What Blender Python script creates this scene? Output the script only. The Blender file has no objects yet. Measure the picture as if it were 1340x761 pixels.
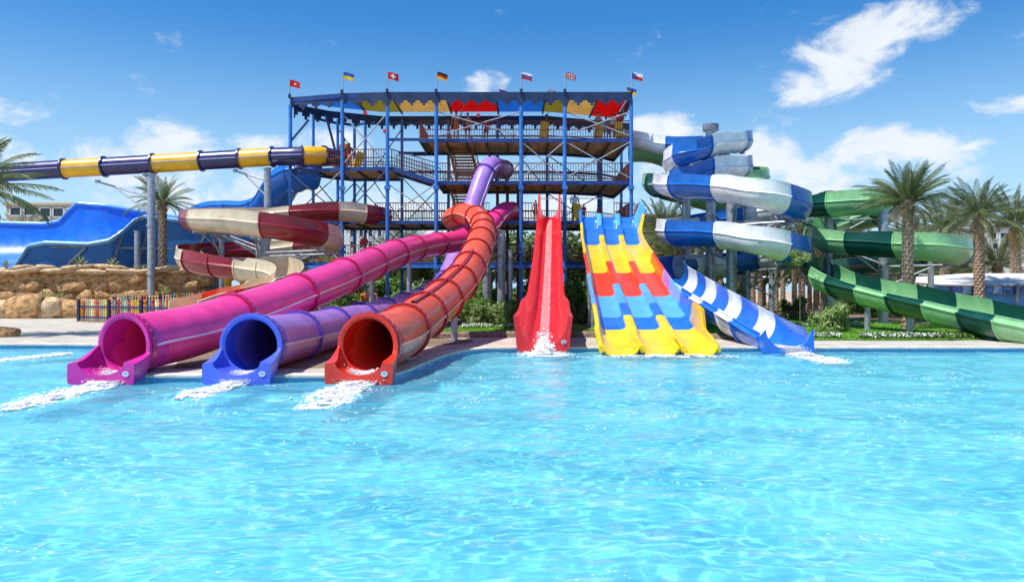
import bpy, bmesh, math, random
import numpy as np
from mathutils import Vector, Matrix, noise
R = math.radians
sc = bpy.context.scene
col = sc.collection
random.seed(7)

# ------------------------------------------------------------ camera
cam = bpy.data.objects.new('camera', bpy.data.cameras.new('camera'))
col.objects.link(cam); sc.camera = cam
cam.location = (0, 0, 1.7); cam.rotation_euler = (R(90), 0, 0)
cam.data.sensor_width = 36; cam.data.lens = 26.87
cam.data.clip_start = .1; cam.data.clip_end = 5000

# ------------------------------------------------------------ sun
SUN = Vector((-.48, -.24, 1)).normalized()
L = bpy.data.lights.new('sun', 'SUN'); L.energy = 4.4; L.angle = R(.53); L.color = (1, .96, .9)
L.cycles.is_caustics_light = True
sun = bpy.data.objects.new('sun', L); col.objects.link(sun)
sun.rotation_euler = (-SUN).to_track_quat('-Z', 'Y').to_euler(); sun.location = (0, 0, 60)

# ------------------------------------------------------------ sky
w = bpy.data.worlds.new('World'); sc.world = w; w.use_nodes = True
nt = w.node_tree; N = nt.nodes; LK = nt.links
def wn(t, **k):
    n = N.new(t)
    for a, b in k.items(): setattr(n, a, b)
    return n
def wmath(op, a, b=None, c=None, clamp=False):
    n = wn('ShaderNodeMath', operation=op, use_clamp=clamp)
    for i, v in enumerate((a, b, c)):
        if v is None: continue
        if isinstance(v, (int, float)): n.inputs[i].default_value = v
        else: LK.new(v, n.inputs[i])
    return n.outputs[0]
bg = N['Background']; bg.inputs[1].default_value = .15
sky = wn('ShaderNodeTexSky', sky_type='NISHITA', sun_disc=False)
sky.sun_elevation = math.asin(SUN.z); sky.sun_rotation = math.atan2(SUN.x, SUN.y)
sky.altitude = 0; sky.air_density = 1.0; sky.dust_density = .3; sky.ozone_density = 3.0
tc = wn('ShaderNodeTexCoord')
sep = wn('ShaderNodeSeparateXYZ'); LK.new(tc.outputs['Generated'], sep.inputs[0])
elev = sep.outputs[2]
hs = wn('ShaderNodeHueSaturation'); hs.inputs['Saturation'].default_value = 1.4
hs.inputs['Hue'].default_value = .503; hs.inputs['Value'].default_value = .80
LK.new(sky.outputs[0], hs.inputs['Color'])
# clean bright band low over the horizon, as the moist air over the coast shows it
hz = wn('ShaderNodeMapRange', interpolation_type='SMOOTHSTEP'); LK.new(elev, hz.inputs[0])
hz.inputs[1].default_value = .0; hz.inputs[2].default_value = .34; hz.inputs[3].default_value = 1; hz.inputs[4].default_value = 0
hm = wn('ShaderNodeMixRGB'); LK.new(hz.outputs[0], hm.inputs[0]); LK.new(hs.outputs[0], hm.inputs[1])
hm.inputs[2].default_value = (2.5, 3.9, 5.0, 1)
# clouds: (px, py, half width, half height, tilt deg, strength) turned into directions
blobs = [(1125, 65, 115, 46, -22, 1.0), (1190, 25, 60, 40, -30, .9), (1050, 95, 50, 22, 0, .6), (1325, 135, 60, 18, -8, .7),
         (1140, 200, 70, 36, 0, 1.0), (1228, 192, 60, 30, 0, .95), (1100, 235, 110, 30, 0, .8), (1010, 195, 45, 42, 0, .85),
         (880, 168, 50, 22, 0, .9), (870, 215, 70, 45, 0, .5), (645, 104, 50, 16, -10, .38), (775, 98, 55, 18, -12, .42),
         (235, 195, 66, 34, 0, .95), (190, 240, 110, 50, 0, .75), (330, 195, 50, 22, 0, .8), (285, 165, 40, 18, 40, .35), (430, 190, 60, 26, 0, .7), (60, 205, 80, 22, 0, .55),
         (310, 270, 190, 60, 0, .65), (560, 270, 160, 60, 0, .6), (760, 290, 160, 60, 0, .5), (1290, 215, 90, 26, 0, .4), (-150, 180, 160, 60, -10, .9), (1560, 170, 170, 60, 10, .9)]
tot = None
nzc = wn('ShaderNodeTexNoise', noise_dimensions='3D'); nzc.inputs['Scale'].default_value = 13; nzc.inputs['Detail'].default_value = 9
nzc.inputs['Roughness'].default_value = .6; nzc.inputs['Distortion'].default_value = .35
mp = wn('ShaderNodeMapping'); mp.inputs['Scale'].default_value = (1, 1, 1.7); LK.new(tc.outputs['Generated'], mp.inputs[0]); LK.new(mp.outputs[0], nzc.inputs['Vector'])
for (px, py, sx, sy, tilt, st) in blobs:
    c = Vector(((px-670)/1000, 1, (380.5-py)/1000)); k = 1/c.length; c.normalize()
    rt = Vector((0, 0, 1)).cross(-c).normalized() * -1
    rt = c.cross(Vector((0, 0, 1))).normalized(); up = rt.cross(c).normalized()
    t = R(-tilt); a = (rt*math.cos(t) + up*math.sin(t)) * (1000/sx)/k; b = (-rt*math.sin(t) + up*math.cos(t)) * (1000/sy)/k
    def dotn(v):
        d = wn('ShaderNodeVectorMath', operation='DOT_PRODUCT'); LK.new(tc.outputs['Generated'], d.inputs[0]); d.inputs[1].default_value = v
        return d.outputs['Value']
    a_ = dotn(a); b_ = dotn(b); front = dotn(c)
    r2 = wmath('ADD', wmath('MULTIPLY', a_, a_), wmath('MULTIPLY', b_, b_))
    m = wmath('MULTIPLY', wmath('MULTIPLY_ADD', r2, -.5, 1.0, clamp=True), st)
    m = wmath('MULTIPLY', m, wmath('GREATER_THAN', front, 0.0))
    tot = m if tot is None else wmath('MAXIMUM', tot, m)
# ordinary broken cloud in the rest of the sky (outside the photograph)
big = wn('ShaderNodeTexNoise'); big.inputs['Scale'].default_value = 3.0; big.inputs['Detail'].default_value = 3; LK.new(mp.outputs[0], big.inputs['Vector'])
beh = wn('ShaderNodeMapRange'); LK.new(sep.outputs[1], beh.inputs[0]); beh.inputs[1].default_value = .55; beh.inputs[2].default_value = .2
oth = wmath('MULTIPLY', wmath('MULTIPLY_ADD', big.outputs[0], 3.0, -1.35, clamp=True), beh.outputs[0])
tot = wmath('MAXIMUM', tot, oth)
dens = wmath('ADD', tot, wmath('MULTIPLY_ADD', nzc.outputs[0], 2.6, -1.62))
cr = wn('ShaderNodeMapRange', interpolation_type='SMOOTHSTEP'); LK.new(dens, cr.inputs[0])
cr.inputs[1].default_value = .0; cr.inputs[2].default_value = .62; cr.inputs[3].default_value = 0; cr.inputs[4].default_value = .93
nz2 = wn('ShaderNodeTexNoise'); nz2.inputs['Scale'].default_value = 14; nz2.inputs['Detail'].default_value = 6; LK.new(mp.outputs[0], nz2.inputs['Vector'])
cc = wn('ShaderNodeMixRGB'); LK.new(nz2.outputs[0], cc.inputs[0]); cc.inputs[1].default_value = (3.9, 4.3, 4.75, 1); cc.inputs[2].default_value = (5.2, 5.25, 5.3, 1)
mixc = wn('ShaderNodeMixRGB'); LK.new(cr.outputs[0], mixc.inputs[0]); LK.new(hm.outputs[0], mixc.inputs[1]); LK.new(cc.outputs[0], mixc.inputs[2])
LK.new(mixc.outputs[0], bg.inputs[0])

sc.view_settings.view_transform = 'Standard'; sc.view_settings.look = 'None'
sc.view_settings.exposure = 0.42; sc.view_settings.gamma = 1
sc.cycles.max_bounces = 8; sc.cycles.transparent_max_bounces = 16
sc.cycles.caustics_reflective = False; sc.cycles.caustics_refractive = True
sc.cycles.sample_clamp_indirect = 6

# ------------------------------------------------------------ helpers
def P(px, py, D): return Vector(((px-670)*D/1000, D, 1.7-(py-380.5)*D/1000))
def G(px, D, z=0): return Vector(((px-670)*D/1000, D, z))

class MB:
    def __init__(s): s.v = []; s.f = []; s.m = []
    def add(s, vs, fs, mi=0):
        o = len(s.v); s.v += [tuple(v) for v in vs]; s.f += [tuple(i+o for i in f) for f in fs]; s.m += [mi]*len(fs); return s
    def box(s, c, d, mi=0, rot=None):
        x, y, z = d[0]/2, d[1]/2, d[2]/2
        vs = [Vector(p) for p in ((-x,-y,-z),(x,-y,-z),(x,y,-z),(-x,y,-z),(-x,-y,z),(x,-y,z),(x,y,z),(-x,y,z))]
        if rot is not None: vs = [rot @ v for v in vs]
        c = Vector(c)
        return s.add([v+c for v in vs], [(0,3,2,1),(4,5,6,7),(0,1,5,4),(1,2,6,5),(2,3,7,6),(3,0,4,7)], mi)
    def bar(s, a, b, wd, ht, mi=0):
        a = Vector(a); b = Vector(b); t = (b-a); l = t.length; t.normalize()
        sd = t.cross(Vector((0, 0, 1)))
        sd = Vector((1, 0, 0)) if sd.length < 1e-4 else sd.normalized()
        up = sd.cross(t).normalized(); rot = Matrix((sd, t, up)).transposed()
        return s.box((a+b)/2, (wd, l, ht), mi, rot)
    def rod(s, a, b, r, n=8, mi=0, r2=None, caps=True):
        a = Vector(a); b = Vector(b); t = (b-a).normalized(); r2 = r if r2 is None else r2
        sd = t.cross(Vector((0, 0, 1)))
        sd = Vector((1, 0, 0)) if sd.length < 1e-4 else sd.normalized()
        up = sd.cross(t)
        vs = []
        for p, q in ((a, r), (b, r2)):
            for i in range(n):
                g = 2*math.pi*i/n; vs.append(p + sd*math.cos(g)*q + up*math.sin(g)*q)
        fs = [(i, (i+1) % n, n+(i+1) % n, n+i) for i in range(n)]
        if caps: fs += [tuple(range(n))[::-1], tuple(range(n, 2*n))]
        return s.add(vs, fs, mi)
    def grid(s, rows, closed=False, mi=0):
        n = len(rows[0]); vs = [v for r in rows for v in r]; fs = []
        for j in range(len(rows)-1):
            for i in range(n if closed else n-1):
                k = (i+1) % n; fs.append((j*n+i, j*n+k, (j+1)*n+k, (j+1)*n+i))
        return s.add(vs, fs, mi)
    def mesh(s, name, mats, smooth=False, angle=None):
        me = bpy.data.meshes.new(name); me.from_pydata(s.v, [], s.f); me.update()
        for m in (mats if isinstance(mats, (list, tuple)) else [mats]): me.materials.append(m)
        if any(s.m): me.polygons.foreach_set('material_index', s.m)
        if smooth:
            me.polygons.foreach_set('use_smooth', [True]*len(me.polygons))
            if angle: me.set_sharp_from_angle(angle=R(angle))
        return me
    def build(s, name, mats, parent=None, smooth=False, angle=None, fix=False):
        me = s.mesh(name, mats, smooth, angle)
        if fix:
            b = bmesh.new(); b.from_mesh(me); bmesh.ops.remove_doubles(b, verts=b.verts, dist=1e-4); bmesh.ops.recalc_face_normals(b, faces=b.faces); b.to_mesh(me); b.free()
            if smooth and angle: me.set_sharp_from_angle(angle=R(angle))
        return link(name, me, parent)
def link(name, me, parent=None):
    o = bpy.data.objects.new(name, me); col.objects.link(o)
    if parent is not None:
        o.parent = parent; o.matrix_parent_inverse = Matrix.Translation(parent.location).inverted() if parent.get('abs') else Matrix()
    return o
def thing(name, label, cat, loc=(0, 0, 0), group=None, ab=True):
    # an Empty at the base of the thing; its parts are built in world coordinates when ab
    o = bpy.data.objects.new(name, None); col.objects.link(o); o.location = loc; o.empty_display_size = .3
    o['label'] = label; o['category'] = cat
    if group: o['group'] = group
    if ab: o['abs'] = 1
    return o
def tag(o, label=None, cat=None, group=None, kind=None):
    if label: o['label'] = label
    if cat: o['category'] = cat
    if group: o['group'] = group
    if kind: o['kind'] = kind
    return o
def copy_tree(o, parent=None):
    c = o.copy(); col.objects.link(c)
    if parent is not None: c.parent = parent
    for ch in list(o.children): copy_tree(ch, c)
    return c

# ------------------------------------------------------------ materials
def mat(name, c=(.5, .5, .5), rough=.5, metal=0, coat=0, var=.08, scale=3, bump=0, bscale=20, c2=None, contrast=(.35, .65), spec=.5, trans=0, coord='Object', stretch=None, dirt=0):
    m = bpy.data.materials.new(name); m.use_nodes = True; t = m.node_tree; n = t.nodes; p = n['Principled BSDF']
    p.inputs['Roughness'].default_value = rough; p.inputs['Metallic'].default_value = metal; p.inputs['Coat Weight'].default_value = coat
    p.inputs['Coat Roughness'].default_value = .08; p.inputs['Specular IOR Level'].default_value = spec
    tc = n.new('ShaderNodeTexCoord'); src = tc.outputs[coord]
    if stretch:
        mp = n.new('ShaderNodeMapping'); mp.inputs['Scale'].default_value = stretch; t.links.new(src, mp.inputs[0]); src = mp.outputs[0]
    nz = n.new('ShaderNodeTexNoise'); nz.inputs['Scale'].default_value = scale; nz.inputs['Detail'].default_value = 6; nz.inputs['Roughness'].default_value = .6
    t.links.new(src, nz.inputs['Vector'])
    cr = n.new('ShaderNodeValToRGB'); t.links.new(nz.outputs[0], cr.inputs[0])
    a = c2 if c2 else tuple(x*(1-var*1.6) for x in c); b = c if c2 else tuple(min(1, x*(1+var)+var*.06) for x in c)
    cr.color_ramp.elements[0].color = (*a, 1); cr.color_ramp.elements[1].color = (*b, 1)
    cr.color_ramp.elements[0].position = contrast[0]; cr.color_ramp.elements[1].position = contrast[1]
    out = cr.outputs[0]
    if dirt:
        d = n.new('ShaderNodeTexNoise'); d.inputs['Scale'].default_value = 1.3; d.inputs['Detail'].default_value = 8; d.inputs['Roughness'].default_value = .75
        t.links.new(tc.outputs[coord], d.inputs['Vector'])
        dr = n.new('ShaderNodeMapRange'); t.links.new(d.outputs[0], dr.inputs[0]); dr.inputs[1].default_value = .5; dr.inputs[2].default_value = .75; dr.inputs[4].default_value = dirt
        mx = n.new('ShaderNodeMixRGB'); t.links.new(dr.outputs[0], mx.inputs[0]); t.links.new(out, mx.inputs[1]); mx.inputs[2].default_value = (.62, .56, .48, 1)
        out = mx.outputs[0]
    t.links.new(out, p.inputs['Base Color'])
    rr = n.new('ShaderNodeMapRange'); t.links.new(nz.outputs[0], rr.inputs[0]); rr.inputs[3].default_value = max(.02, rough*.7); rr.inputs[4].default_value = min(1, rough*1.35)
    t.links.new(rr.outputs[0], p.inputs['Roughness'])
    if bump:
        bn = n.new('ShaderNodeTexNoise'); bn.inputs['Scale'].default_value = bscale; bn.inputs['Detail'].default_value = 5
        t.links.new(src, bn.inputs['Vector'])
        b_ = n.new('ShaderNodeBump'); b_.inputs['Strength'].default_value = bump; b_.inputs['Distance'].default_value = .05
        t.links.new(bn.outputs[0], b_.inputs['Height']); t.links.new(b_.outputs[0], p.inputs['Normal'])
    if trans:
        tr = n.new('ShaderNodeBsdfTranslucent'); t.links.new(out, tr.inputs[0])
        ms = n.new('ShaderNodeMixShader'); ms.inputs[0].default_value = trans
        t.links.new(p.outputs[0], ms.inputs[1]); t.links.new(tr.outputs[0], ms.inputs[2]); t.links.new(ms.outputs[0], n['Material Output'].inputs[0])
    return m
def gel(name, c, rough=.3, dirt=.07, coat=.2, trans=0):
    dirt = min(dirt, .08)   # fibreglass gelcoat
    m = mat(name, c, rough=rough, coat=coat, var=.10, scale=1.6, bump=.04, bscale=4, dirt=dirt, trans=trans)
    t = m.node_tree; p = t.nodes['Principled BSDF']; src = p.inputs['Base Color'].links[0].from_socket; tc = [n for n in t.nodes if n.type == 'TEX_COORD'][0]
    for sc_, lo, hi, dk in ((16, .60, .72, (.62, .58, .55)), (3.2, .56, .78, (.80, .78, .76))):   # scuffs and water stains
        nz = t.nodes.new('ShaderNodeTexNoise'); nz.inputs['Scale'].default_value = sc_; nz.inputs['Detail'].default_value = 9; nz.inputs['Roughness'].default_value = .72; nz.inputs['Distortion'].default_value = .6; t.links.new(tc.outputs['Object'], nz.inputs['Vector'])
        mr = t.nodes.new('ShaderNodeMapRange'); t.links.new(nz.outputs[0], mr.inputs[0]); mr.inputs[1].default_value = lo; mr.inputs[2].default_value = hi; mr.inputs[4].default_value = .8
        mx = t.nodes.new('ShaderNodeMixRGB'); mx.blend_type = 'MULTIPLY'; t.links.new(mr.outputs[0], mx.inputs[0]); t.links.new(src, mx.inputs[1]); mx.inputs[2].default_value = (*dk, 1); src = mx.outputs[0]
    t.links.new(src, p.inputs['Base Color']); return m
M = {}
M['magenta'] = gel('magenta_gelcoat', (.90, .05, .29)); M['magenta_dark'] = gel('dark_magenta_gelcoat', (.50, .005, .12))
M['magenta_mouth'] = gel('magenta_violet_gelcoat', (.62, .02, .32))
M['purple'] = gel('violet_gelcoat', (.40, .22, .66)); M['purple_dark'] = gel('dark_violet_gelcoat', (.13, .06, .42)); M['royal'] = gel('royal_blue_gelcoat', (.09, .14, .74), dirt=.08)
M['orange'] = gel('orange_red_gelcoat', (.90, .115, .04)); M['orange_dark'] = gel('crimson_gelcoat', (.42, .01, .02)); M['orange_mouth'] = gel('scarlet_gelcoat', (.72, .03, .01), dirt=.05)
M['red'] = gel('bright_red_gelcoat', (.82, .012, .02), dirt=.06); M['seam'] = gel('pale_seam_gelcoat', (.75, .55, .6)); M['seam_o'] = gel('orange_seam_gelcoat', (.85, .35, .25)); M['seam_p'] = gel('lilac_seam_gelcoat', (.65, .55, .85))
M['yellow'] = gel('yellow_gelcoat', (.90, .62, .002), dirt=.04); M['scarlet'] = gel('signal_red_gelcoat', (.82, .05, .008), dirt=.05); M['sky'] = gel('sky_blue_gelcoat', (.10, .42, .85), dirt=.05)
M['blue'] = gel('deep_blue_gelcoat', (.005, .13, .50), dirt=.05); M['blue2'] = gel('mid_blue_gelcoat', (.012, .16, .66), dirt=.05); M['white'] = gel('white_gelcoat', (.84, .85, .85), dirt=.05)
M['green'] = gel('dark_green_gelcoat', (.002, .07, .05), dirt=.03); M['lime'] = gel('pale_green_gelcoat', (.26, .55, .25), dirt=.12)
M['maroon'] = gel('maroon_gelcoat', (.26, .006, .02), dirt=.04); M['cream'] = gel('cream_gelcoat', (.68, .56, .38), dirt=.15); M['salmon'] = gel('salmon_gelcoat', (.75, .22, .12), dirt=.1)
M['navy'] = gel('navy_gelcoat', (.018, .016, .11), dirt=.03); M['gold'] = gel('amber_yellow_gelcoat', (.86, .46, .002), dirt=.08)
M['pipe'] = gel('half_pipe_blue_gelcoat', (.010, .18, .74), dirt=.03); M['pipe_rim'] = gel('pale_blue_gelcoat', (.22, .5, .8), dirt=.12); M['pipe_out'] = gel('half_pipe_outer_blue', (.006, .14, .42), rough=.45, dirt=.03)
M['steel'] = mat('galvanised_steel', (.42, .45, .49), rough=.42, metal=.55, var=.18, scale=5, bump=.05)
M['steel_dark'] = mat('grey_painted_steel', (.2, .23, .27), rough=.5, metal=.3, var=.2, scale=4)
M['post'] = mat('blue_painted_steel', (.03, .2, .62), rough=.35, coat=.3, var=.14, scale=3); M['beam'] = mat('navy_painted_steel', (.012, .05, .24), rough=.4, var=.15, scale=4)
M['fascia'] = mat('navy_fascia_paint', (.002, .026, .10), rough=.55, var=.18, scale=1.2); M['rail'] = mat('red_brown_rail_paint', (.13, .022, .018), rough=.5, var=.2)
M['deck_wood'] = mat('ochre_deck_boards', (.75, .48, .24), rough=.75, var=.25, scale=2.5, stretch=(1, .15, 1)); M['joist'] = mat('brown_joist_steel', (.07, .03, .025), rough=.6)
M['rod'] = mat('silver_brace_rod', (.36, .38, .42), rough=.7, spec=.2); M['screen'] = mat('red_brown_mesh_screen', (.42, .12, .06), rough=.8, var=.2, scale=12)
for k, c in dict(r_blue=(.08, .38, .78), r_olive=(.50, .46, .13), r_cream=(.80, .62, .30), r_red=(.80, .015, .03)).items(): M[k] = mat(k[2:]+'_awning_sheet', c, rough=.6, trans=.55, var=.08)
M['stair'] = mat('orange_brown_stair_wood', (.62, .33, .12), rough=.7, var=.2)
M['rock'] = mat('sandstone', (.60, .36, .15), rough=.9, c2=(.22, .10, .035), contrast=(.36, .58), scale=3, bump=1, bscale=7); M['rock_pale'] = mat('pale_sandstone', (.66, .49, .29), rough=.9, c2=(.38, .22, .10), contrast=(.36, .56), scale=2.5, bump=1, bscale=8)
M['trunk'] = mat('palm_bark', (.50, .37, .25), rough=.95, c2=(.20, .125, .07), scale=9, bump=.5, bscale=30); M['wood'] = mat('tree_bark', (.14, .09, .06), rough=.95, var=.3, scale=8, bump=.5)
def leafmat(name, a, b, trans=.3):
    m = mat(name, a, rough=.5, c2=b, scale=.9, trans=trans, coord='Object')
    t = m.node_tree; oi = t.nodes.new('ShaderNodeObjectInfo'); hs = t.nodes.new('ShaderNodeHueSaturation'); p = t.nodes['Principled BSDF']
    src = p.inputs['Base Color'].links[0].from_socket
    mr = t.nodes.new('ShaderNodeMapRange'); t.links.new(oi.outputs['Random'], mr.inputs[0]); mr.inputs[3].default_value = .7; mr.inputs[4].default_value = 1.3
    t.links.new(mr.outputs[0], hs.inputs['Value']); t.links.new(src, hs.inputs['Color']); t.links.new(hs.outputs[0], p.inputs['Base Color'])
    return m
M['frond'] = leafmat('palm_frond_green', (.19, .24, .09), (.08, .115, .04)); M['frond_dry'] = leafmat('dry_frond', (.42, .32, .14), (.25, .17, .07)); M['frond_yel'] = leafmat('young_frond_yellow_green', (.30, .27, .06), (.16, .17, .04))
M['leaf'] = leafmat('shrub_leaf', (.18, .31, .05), (.07, .15, .025)); M['leaf_pale'] = leafmat('pale_shrub_leaf', (.38, .46, .16), (.15, .25, .06)); M['leaf_dark'] = leafmat('dark_tree_leaf', (.16, .24, .07), (.07, .12, .03)); M['agave'] = leafmat('agave_leaf', (.50, .55, .22), (.2, .32, .14), .1)
M['grass'] = mat('lawn', (.17, .36, .02), rough=.9, c2=(.08, .2, .012), scale=2.5, bump=.5, bscale=60); M['blade'] = leafmat('grass_blade', (.26, .52, .04), (.12, .3, .03), .4)
M['flower'] = mat('white_flower', (.8, .8, .74), rough=.7); M['flower_pink'] = mat('pink_flower', (.75, .2, .25), rough=.7)
M['paving'] = mat('sandy_paving', (.57, .52, .44), rough=.9, c2=(.42, .37, .30), scale=1.1, bump=.25, bscale=30); M['coping'] = mat('pale_stone_coping', (.66, .60, .50), rough=.7, var=.12, scale=4, bump=.15)
M['earth'] = mat('dry_garden_earth', (.27, .19, .12), rough=.95, c2=(.13, .09, .055), scale=.7, bump=.6, bscale=9); M['sand'] = mat('desert_ground', (.46, .37, .26), rough=.95, var=.15, scale=.05)
M['pebble'] = mat('pebble_kerb', (.34, .25, .18), rough=.9, c2=(.15, .10, .07), scale=9, bump=.8, bscale=14)
M['beige_wall'] = mat('beige_render_wall', (.62, .52, .38), rough=.9, var=.06); M['white_wall'] = mat('white_render_wall', (.72, .70, .66), rough=.9, var=.05); M['tan_wall'] = mat('brown_render_wall', (.34, .25, .18), rough=.9, var=.08)
M['glass'] = mat('dark_window_glass', (.03, .045, .06), rough=.08, var=.2); M['canvas'] = mat('white_canvas', (.78, .76, .72), rough=.8, var=.04, trans=.15)
M['panel_blue'] = mat('pale_blue_board', (.12, .38, .72), rough=.6, var=.05); M['frame_white'] = mat('white_frame', (.7, .72, .74), rough=.5)
M['foam'] = mat('white_foam', (.95, .96, .97), rough=.8, var=.01, trans=.45, spec=.2)
for k, c in dict(p_red=(.6, .03, .03), p_yel=(.75, .5, .03), p_org=(.75, .25, .02), p_sky=(.06, .4, .6), p_wht=(.75, .75, .72), p_mar=(.22, .015, .02), p_navy=(.01, .02, .12)).items(): M[k] = mat('fence_paint_'+k[2:], c, rough=.5, var=.12, scale=6)
M['skin'] = mat('tanned_skin', (.45, .22, .13), rough=.6, var=.05); M['skin_dark'] = mat('brown_skin', (.16, .08, .045), rough=.6, var=.05); M['hair'] = mat('dark_hair', (.02, .013, .01), rough=.7)
M['c_white'] = mat('white_cloth', (.75, .76, .78), rough=.9); M['c_grey'] = mat('grey_cloth', (.4, .42, .46), rough=.9); M['c_navy'] = mat('navy_cloth', (.02, .03, .09), rough=.9); M['c_red'] = mat('red_cloth', (.6, .03, .03), rough=.9); M['c_blue'] = mat('light_blue_cloth', (.06, .3, .7), rough=.9); M['c_org'] = mat('orange_cloth', (.75, .18, .02), rough=.9)
for k, c in dict(f_red=(.62, .01, .015), f_wht=(.8, .8, .8), f_blue=(.02, .09, .45), f_sky=(.05, .25, .65), f_yel=(.82, .6, .01), f_blk=(.012, .012, .012), f_navy=(.02, .03, .2)).items(): M[k] = mat('flag_'+k[2:], c, rough=.85, var=.03, trans=.25)

# ------------------------------------------------------------ water and pool
rng = np.random.default_rng(4)
edge = [(-60, 24.5), (-30, 23.2), (-15.2, 22.7), (-12.6, 22.65), (-11.2, 22.2), (-10.1, 21), (-9.3, 18.5), (-8.5, 16), (-8.15, 15), (-7.6, 14.42), (-7, 14.3), (-2.6, 14.3), (-2.25, 14.6), (-2.12, 15.3), (-2.03, 16.2), (-1.86, 17.7), (-1.62, 19.4), (-1.3, 20.4), (-.9, 21), (-.3, 21.3), (.6, 21.4), (60, 21.4)]
def smooth_line(pts, n=3):
    for _ in range(n):
        q = [pts[0]]
        for a, b in zip(pts, pts[1:]):
            q += [(a[0]*.75+b[0]*.25, a[1]*.75+b[1]*.25), (a[0]*.25+b[0]*.75, a[1]*.25+b[1]*.75)]
        q.append(pts[-1]); pts = q
    return pts
edge = smooth_line(edge, 2)
DZ = .12                                    # height of the deck above the water
def offset_line(pts, d):
    out = []
    for i, p in enumerate(pts):
        a = Vector(pts[max(0, i-1)]); b = Vector(pts[min(len(pts)-1, i+1)]); t = (b-a).normalized(); out.append((p[0]-t.y*d, p[1]+t.x*d))
    return out
xs = np.linspace(-26, 26, 1040); ys = np.concatenate([np.linspace(-1.5, 3, 50), np.linspace(3.01, 10, 470), np.linspace(10.02, 24.4, 480)])
X, Y = np.meshgrid(xs, ys); Z = np.zeros_like(X)
wx = X + .25*np.sin(.9*Y+.4*X) + .12*np.sin(2.3*X-1.7*Y); wy = Y + .3*np.sin(.8*X-.5*Y+1) + .1*np.sin(2.9*Y+1.1*X)
for i in range(90):
    lam = float(np.exp(rng.uniform(np.log(.14), np.log(2.4)))); th = rng.normal(-1.25, .95); k = 2*np.pi/lam; ph = rng.uniform(0, 6.28)
    amp = (.0014*lam if lam > .5 else .0030*lam)
    s = np.sin(k*(wx*np.cos(th)+wy*np.sin(th))+ph)
    env = .6+.4*np.sin(rng.uniform(.15, .7)*X+rng.uniform(.15, .7)*Y+rng.uniform(0, 6))
    Z += amp*env*(s+.25*np.cos(2*k*(wx*np.cos(th)+wy*np.sin(th))+2*ph))
for (cx, cy, a) in ((-7.9, 12.8, .02), (-5.3, 12.8, .02), (-3.1, 12.9, .02), (.9, 20.4, .02), (3.9, 19.4, .015), (7.7, 20, .02)):
    r = np.hypot(X-cx, Y-cy); Z += a*np.exp(-r/1.1)*np.sin(r*9)
co = np.stack([X, Y, Z], -1).reshape(-1, 3); ny_, nx_ = X.shape
ii = np.arange(ny_*nx_).reshape(ny_, nx_); f = np.stack([ii[:-1, :-1], ii[:-1, 1:], ii[1:, 1:], ii[1:, :-1]], -1).reshape(-1, 4)
me = bpy.data.meshes.new('pool_water'); me.vertices.add(len(co)); me.vertices.foreach_set('co', co.ravel().astype('f4'))
me.loops.add(f.size); me.loops.foreach_set('vertex_index', f.ravel().astype('i4'))
me.polygons.add(len(f)); me.polygons.foreach_set('loop_start', np.arange(0, f.size, 4, dtype='i4')); me.polygons.foreach_set('loop_total', np.full(len(f), 4, dtype='i4'))
me.update(); me.polygons.foreach_set('use_smooth', np.ones(len(f), bool))
wm = bpy.data.materials.new('pool_water'); wm.use_nodes = True; p = wm.node_tree.nodes['Principled BSDF']
p.inputs['Transmission Weight'].default_value = 1; p.inputs['Roughness'].default_value = 0; p.inputs['IOR'].default_value = 1.33; p.inputs['Base Color'].default_value = (.84, .985, 1, 1)
t = wm.node_tree
def tn(k): return t.nodes.new(k)
# churned, aerated water: clear refraction and sky reflection mixed with the milky body colour of fine bubbles and painted ripple glints
rf = tn('ShaderNodeBsdfRefraction'); rf.inputs['IOR'].default_value = 1.33; rf.inputs['Roughness'].default_value = 0; rf.inputs['Color'].default_value = (.86, .985, 1, 1)
gl = tn('ShaderNodeBsdfGlossy'); gl.inputs['Roughness'].default_value = .16; gl.inputs['Color'].default_value = (.8, .9, 1, 1)
df = tn('ShaderNodeBsdfDiffuse'); tcw = tn('ShaderNodeTexCoord'); nw = tn('ShaderNodeTexNoise'); nw.inputs['Scale'].default_value = .55; nw.inputs['Detail'].default_value = 7; nw.inputs['Roughness'].default_value = .62; t.links.new(tcw.outputs['Object'], nw.inputs['Vector'])
mpw = tn('ShaderNodeMapping'); mpw.inputs['Rotation'].default_value = (0, 0, R(24)); mpw.inputs['Scale'].default_value = (1, 2.2, 1); t.links.new(tcw.outputs['Object'], mpw.inputs[0])
nb = tn('ShaderNodeTexNoise'); nb.inputs['Scale'].default_value = 2.6; nb.inputs['Detail'].default_value = 9; nb.inputs['Roughness'].default_value = .7; nb.inputs['Distortion'].default_value = 1.2; t.links.new(mpw.outputs[0], nb.inputs['Vector'])
cw = tn('ShaderNodeValToRGB'); t.links.new(nw.outputs[0], cw.inputs[0]); cw.color_ramp.elements[0].position = .35; cw.color_ramp.elements[1].position = .68; cw.color_ramp.elements[0].color = (.08, .60, .82, 1); cw.color_ramp.elements[1].color = (.24, .81, .91, 1)
glint = tn('ShaderNodeMapRange'); t.links.new(nb.outputs[0], glint.inputs[0]); glint.inputs[1].default_value = .50; glint.inputs[2].default_value = .68; glint.inputs[4].default_value = .6  # bright ripple flecks painted into the water colour as pale noise patches
mb_ = tn('ShaderNodeMixRGB'); t.links.new(glint.outputs[0], mb_.inputs[0]); t.links.new(cw.outputs[0], mb_.inputs[1]); mb_.inputs[2].default_value = (.78, .93, .96, 1)
t.links.new(mb_.outputs[0], df.inputs[0])
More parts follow.
